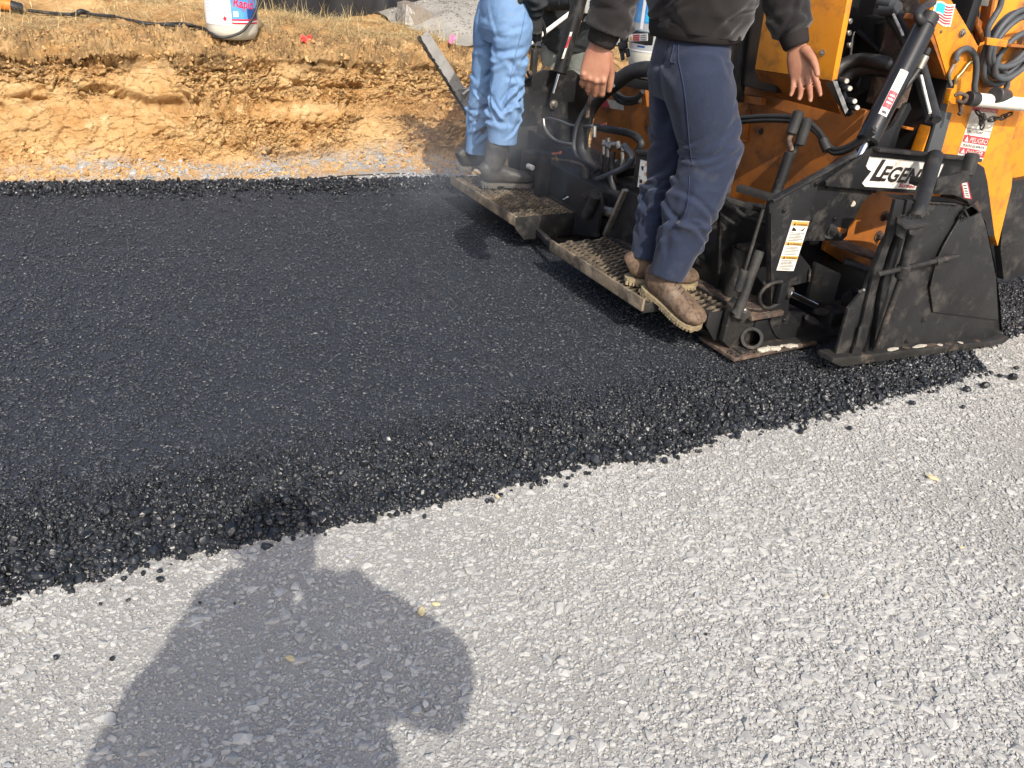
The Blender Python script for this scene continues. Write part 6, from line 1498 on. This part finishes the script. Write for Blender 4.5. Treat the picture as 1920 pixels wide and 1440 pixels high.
    for s in 'RL':
        w, el = J['wr'+s], J['el'+s]; dd = (w-el).normalized(); r = sleeve_r[2]
        v, f = loft([w-dd*0.062, w-dd*0.04, w-dd*0.008, w], [r*1.02, r*0.93, r*0.84, r*0.74], [r*1.02, r*0.95, r*0.88, r*0.8], face, 24, 72, lambda s_, th: 0.0011*np.sin(th*36)); mesh('cuff', v, f, MAT_cuff if top_kind == 'sweatshirt' else top_m, T, True)
    if top_kind == 'sweatshirt':
        v, f = loft([hemc-EZ*0.02, hemc+EZ*0.0, hemc+EZ*0.035], [0.139*tk, 0.147*tk, 0.15*tk], [0.179*tk, 0.187*tk, 0.19*tk], face, 10, 120, lambda s_, th: 0.0012*np.sin(th*60)); mesh('hem', v, f, MAT_cuff, T, True)
    return T, pel

# ---- the man in navy trousers on the near walkway
fN = (EU*0.95-EV*0.3).normalized(); rN = fN.cross(EZ).normalized()
heelN = M(2.03, 2.50, 0.262); toeN = M(2.105, 2.215, 0.180)
heelF = M(2.00, 2.60, WZ+0.002); toeF = M(2.295, 2.43, WZ+0.002)
xN = (toeN-heelN).normalized(); zN = (EZ-xN*EZ.dot(xN)).normalized(); anR = heelN+xN*0.084+zN*0.122; knR = PV(1330, 292, 2.40); hipR = PV(1308, 118, 2.42)
anL = heelF+(toeF-heelF).normalized()*0.08+EZ*0.11; knL = PV(1258, 320, 2.62); hipL = PV(1278, 118, 2.60)
pelN = (hipR+hipL)/2; chN = pelN+EZ*0.50+fN*0.03
wrR = PV(1125, 84, 2.30); wrL = PU(1494, 88, 2.40)
JN = dict(head=chN+EZ*0.27+fN*0.05, neck=chN+EZ*0.09+fN*0.01, shR=chN+rN*0.185, shL=chN-rN*0.185, elR=PV(1180, -60, 2.26), elL=PU(1450, -75, 2.33), wrR=wrR, wrL=wrL, hipR=hipR, hipL=hipL, knR=knR, knL=knL, anR=anR, anL=anL)
camv = (Vector(CPOS)-wrR).normalized()
hR = ((PV(1112, 150, 2.30)-wrR), -camv+EU*0.1, EU*1.0, (0.75, 0.85, 0.9, 0.9), 1.14, 0.02, 0.15)
camv2 = (Vector(CPOS)-wrL).normalized()
hL = ((PU(1511, 165, 2.41)-wrL), camv2-EU*0.55, EU*1.0+camv2*0.25, (0.20, 0.28, 0.36, 0.34), 1.16, 0.11, 0.2)
NAVY, _ = person('person in navy trousers and black sweatshirt standing on the near walkway', JN, fN, MAT_navy, MAT_hoodie, M(2.1, 2.5, WZ), voxel=0.0042, handR=hR, handL=hL, hem_z=PV(1300, 62, 2.5).z,
     leg_r=((0.135, 0.126, 0.116, 0.108, 0.072), (0.125, 0.112, 0.098, 0.092, 0.070)), legfold=0.0085, sleeve_r=(0.085, 0.075, 0.056), torso_r=1.14, cl_vox=0.006)
boot(NAVY, heelN, toeN-heelN, EZ, anR.lerp(knR, 0.5), 0.318, 0.122, 0.055, MAT_boot_brown, MAT_sole_tan, True, 0.09)
boot(NAVY, heelF, toeF-heelF, EZ, anL.lerp(knL, 0.5), 0.318, 0.115, 0.052, MAT_boot_brown, MAT_sole_tan, True, 0.09)
# trouser details: side seam, pocket, folded cuff
def on_surface(o, p, lift=0.001):
    org = Vector(CPOS); d = (Vector(p)-org).normalized(); off = OFF[o.name]
    hit, loc, nor, _ = o.ray_cast(org-off, d)
    return (loc+off+nor*lift) if hit else None
trN = [c for c in NAVY.children if c.name.startswith('trousers')][0]
bpy.context.view_layer.update()
def surf_line(nm, pxs, r, m, o, parent, n=24, v_=2.4):
    pts = []
    sp = spline([Vector((x, y, 0)) for x, y in pxs], 8)
    for s_ in sp:
        q = on_surface(o, PV(s_.x, s_.y, v_))
        if q is not None: pts.append(q)
    if len(pts) > 2: tube(nm, pts, r, m, parent, 6)
MAT_seam = mat('navy_seam', (0.018, 0.026, 0.06), 0.9)
surf_line('side_seam', [(1273, 70), (1272, 110), (1280, 150), (1287, 200), (1292, 260), (1298, 310)], 0.0022, MAT_seam, trN, trN)
surf_line('side_seam', [(1293, 330), (1290, 380), (1278, 415)], 0.0022, MAT_seam, trN, trN)
surf_line('pocket_edge', [(1266, 75), (1262, 95), (1258, 115), (1266, 118)], 0.0028, MAT_seam, trN, trN)
surf_line('pocket_edge', [(1252, 85), (1246, 105), (1243, 120)], 0.0022, MAT_seam, trN, trN)

# ---- the man in light jeans on the far walkway
fJ = (EU*0.97-EV*0.22).normalized(); rJ = fJ.cross(EZ).normalized()
heelA = M(2.045, 4.19, WZ+0.002); toeA = M(2.345, 4.12, WZ+0.002); heelB = M(2.06, 4.56, WZ+0.002); toeB = M(2.36, 4.62, WZ+0.002)
anA = PV(941, 268, 4.18); knA = PV(952, 150, 4.18); hipA = PV(963, 32, 4.18); anB = PV(893, 286, 4.52); knB = PV(909, 160, 4.48); hipB = PV(925, 32, 4.42)
pelJ = (hipA+hipB)/2; chJ = pelJ+EZ*0.44+fJ*0.20
JJ = dict(head=chJ+EZ*0.19+fJ*0.14, neck=chJ+EZ*0.07+fJ*0.05, shR=chJ+rJ*0.19, shL=chJ-rJ*0.19, elR=PV(1002, -60, 4.05), elL=PV(1010, -70, 4.5), wrR=PV(1004, 28, 4.1), wrL=PV(1030, -40, 4.6), hipR=hipA, hipL=hipB, knR=knA, knL=knB, anR=anA, anL=anB)
JEANS, _ = person('person in light blue jeans and dark jacket standing on the far walkway', JJ, fJ, MAT_jean, MAT_jacket, M(2.15, 4.35, WZ), voxel=0.007, hem_z=PV(950, 2, 4.3).z, top_kind='jacket', glove=True,
     leg_r=((0.122, 0.104, 0.092, 0.094, 0.086), (0.118, 0.100, 0.086, 0.082, 0.076)), legfold=0.011, handR=((PV(1003, 95, 4.1)-JJ['wrR']), -rJ, fJ, (0.8, 0.8, 0.85, 0.9)), cl_vox=0.0065)
boot(JEANS, heelA, toeA-heelA, EZ, anA+EZ*0.1, 0.318, 0.115, 0.066, MAT_boot_black, MAT_sole_dark, False, 0.24)
boot(JEANS, heelB, toeB-heelB, EZ, anB+EZ*0.1, 0.318, 0.115, 0.066, MAT_boot_black, MAT_sole_dark, False, 0.24)
trJ = [c for c in JEANS.children if c.name.startswith('trousers')][0]; bpy.context.view_layer.update()
MAT_jseam = mat('denim_seam', (0.11, 0.2, 0.38), 0.9)
surf_line('side_seam', [(985, 20), (978, 60), (965, 110), (955, 160), (948, 200)], 0.003, MAT_jseam, trJ, trJ, v_=4.1)

# ---- the third worker, holding the lute, beyond the paver
f3 = (-EU*0.7-EV*0.7).normalized(); r3 = f3.cross(EZ).normalized()
p3 = M(3.55, 5.75, 0.0); hip3 = Vector((p3.x, p3.y, 0.93))
off3 = PV(1064, 70, 6.0); hip3 = Vector((off3.x, off3.y, 0.95)); p3 = Vector((off3.x, off3.y, 0.0)); ch3 = hip3+EZ*0.50+f3*0.06
J3 = dict(head=ch3+EZ*0.27+f3*0.06, neck=ch3+EZ*0.09, shR=ch3+r3*0.19, shL=ch3-r3*0.19, elR=ch3+r3*0.26-EZ*0.27+f3*0.05, elL=ch3-r3*0.24-EZ*0.25+f3*0.08, wrR=LUTE_HAND+EZ*0.04-f3*0.05, wrL=LUTE_HAND+LUTE_DIR*0.28+EZ*0.05,
          hipR=hip3+r3*0.09, hipL=hip3-r3*0.09, knR=p3+r3*0.13+EZ*0.52+f3*0.10, knL=p3-r3*0.12+EZ*0.52+f3*0.04, anR=p3+r3*0.14+EZ*0.12, anL=p3-r3*0.13+EZ*0.12)
THIRD, _ = person('person in dark jacket holding the lute handle beyond the paver', J3, f3, MAT_camo, MAT_jacket, p3, voxel=0.008, top_kind='jacket', hem_z=0.84, handR=(LUTE_DIR*-0.3-EZ*0.6+f3*0.3, -r3, f3, (0.9, 0.9, 0.9, 0.9)), torso_r=1.1, cl_vox=0.01)
for s_ in (1, -1): boot(THIRD, p3+r3*0.14*s_-f3*0.08+EZ*0.002, f3, EZ, p3+r3*0.14*s_+EZ*0.4, 0.30, 0.11, 0.058, MAT_boot_black, MAT_sole_dark, False, 0.18)

# ---- the photographer, whose shadow falls on the crushed stone
fP = Vector((-0.05, 1, 0)).normalized(); rP = fP.cross(EZ).normalized()
pb_ = Vector((0.05, -0.37, 0)); hipP = pb_+EZ*0.92; chP = hipP+EZ*0.53+fP*0.03
JP = dict(head=chP+EZ*0.20+fP*0.10, neck=chP+EZ*0.07, shR=chP+rP*0.20, shL=chP-rP*0.17-EZ*0.05, elR=chP+rP*0.33-EZ*0.17+fP*0.16, elL=chP-rP*0.31-EZ*0.37+fP*0.10, wrR=Vector((0.072, -0.085, 1.415)), wrL=Vector((-0.085, -0.09, 1.43)),
          hipR=hipP+rP*0.09, hipL=hipP-rP*0.09, knR=pb_+rP*0.12+EZ*0.5+fP*0.03, knL=pb_-rP*0.12+EZ*0.5+fP*0.03, anR=pb_+rP*0.13+EZ*0.12, anL=pb_-rP*0.13+EZ*0.12)
PHO, _ = person('person holding a phone up, casting the shadow on the crushed stone', JP, fP, MAT_camo, MAT_jacket, pb_, voxel=0.009, top_kind='sweatshirt', handR=(Vector((-0.25, 0.3, 0.9)), Vector((-1, 0.2, 0)), Vector((0, -0.3, 1)), (0.4, 0.5, 0.5, 0.5)), handL=(Vector((0.25, 0.3, 0.9)), Vector((1, 0.2, 0)), Vector((0, -0.3, 1)), (0.4, 0.5, 0.5, 0.5)), torso_r=1.2, cl_vox=0.011, hat=MAT_jacket, sleeve_r=(0.115, 0.10, 0.08))  # hood lump and thick sleeves added to close a gap in the cast shadow
for s_ in (1, -1): boot(PHO, pb_+rP*0.13*s_-fP*0.08+EZ*0.002, fP, EZ, pb_+rP*0.13*s_+EZ*0.4, 0.30, 0.11, 0.058, MAT_boot_black, MAT_sole_dark, False, 0.15)
ph = box('phone', Vector((0, -0.03, 1.49)), (0.160, 0.008, 0.078), MAT_black_clean, None, (Vector((1, 0, 0)), Vector((0, 1, 0)), EZ), 0.003, base=Vector((0, -0.03, 1.45)))
tag(ph, 'black phone held up by the person taking the picture', 'phone')

# ================================================================== hot vapour drifting off the fresh mat by the far walkway
vm = bpy.data.materials.new('bitumen_vapour'); vm.use_nodes = True; N, L = vm.node_tree.nodes, vm.node_tree.links
N.remove(N['Principled BSDF']); pvn = N.new('ShaderNodeVolumePrincipled'); pvn.inputs['Color'].default_value = (0.80, 0.86, 0.95, 1); pvn.inputs['Anisotropy'].default_value = 0.1
tcn = N.new('ShaderNodeTexCoord'); nzn = N.new('ShaderNodeTexNoise'); nzn.inputs['Scale'].default_value = 2.6; nzn.inputs['Detail'].default_value = 4; L.new(tcn.outputs['Object'], nzn.inputs[0])
mrn = N.new('ShaderNodeMapRange'); mrn.inputs[1].default_value = 0.42; mrn.inputs[2].default_value = 0.75; mrn.inputs[3].default_value = 0.0; mrn.inputs[4].default_value = 1.0; L.new(nzn.outputs[0], mrn.inputs[0])
gr = N.new('ShaderNodeTexGradient'); gr.gradient_type = 'SPHERICAL'; mpn = N.new('ShaderNodeMapping'); mpn.inputs['Scale'].default_value = (1/0.85, 1/0.85, 1/0.5); L.new(tcn.outputs['Object'], mpn.inputs[0]); L.new(mpn.outputs[0], gr.inputs[0])
mlt = N.new('ShaderNodeMath'); mlt.operation = 'MULTIPLY'; L.new(mrn.outputs[0], mlt.inputs[0]); L.new(gr.outputs[1], mlt.inputs[1])
ml2 = N.new('ShaderNodeMath'); ml2.operation = 'MULTIPLY'; L.new(mlt.outputs[0], ml2.inputs[0]); ml2.inputs[1].default_value = 0.9; L.new(ml2.outputs[0], pvn.inputs['Density'])
L.new(pvn.outputs[0], N['Material Output'].inputs['Volume'])
vc = M(1.95, 4.0, 0.5); bmv = bmesh.new(); bmesh.ops.create_icosphere(bmv, subdivisions=3, radius=1.0)
for v in bmv.verts: v.co = Vector((v.co.x*0.85, v.co.y*0.85, v.co.z*0.38))+vc
vo = bmobj('steam', bmv, vm, None, False, base=vc); tag(vo, 'thin bluish vapour rising from the hot asphalt by the far walkway', 'steam', kind='stuff')
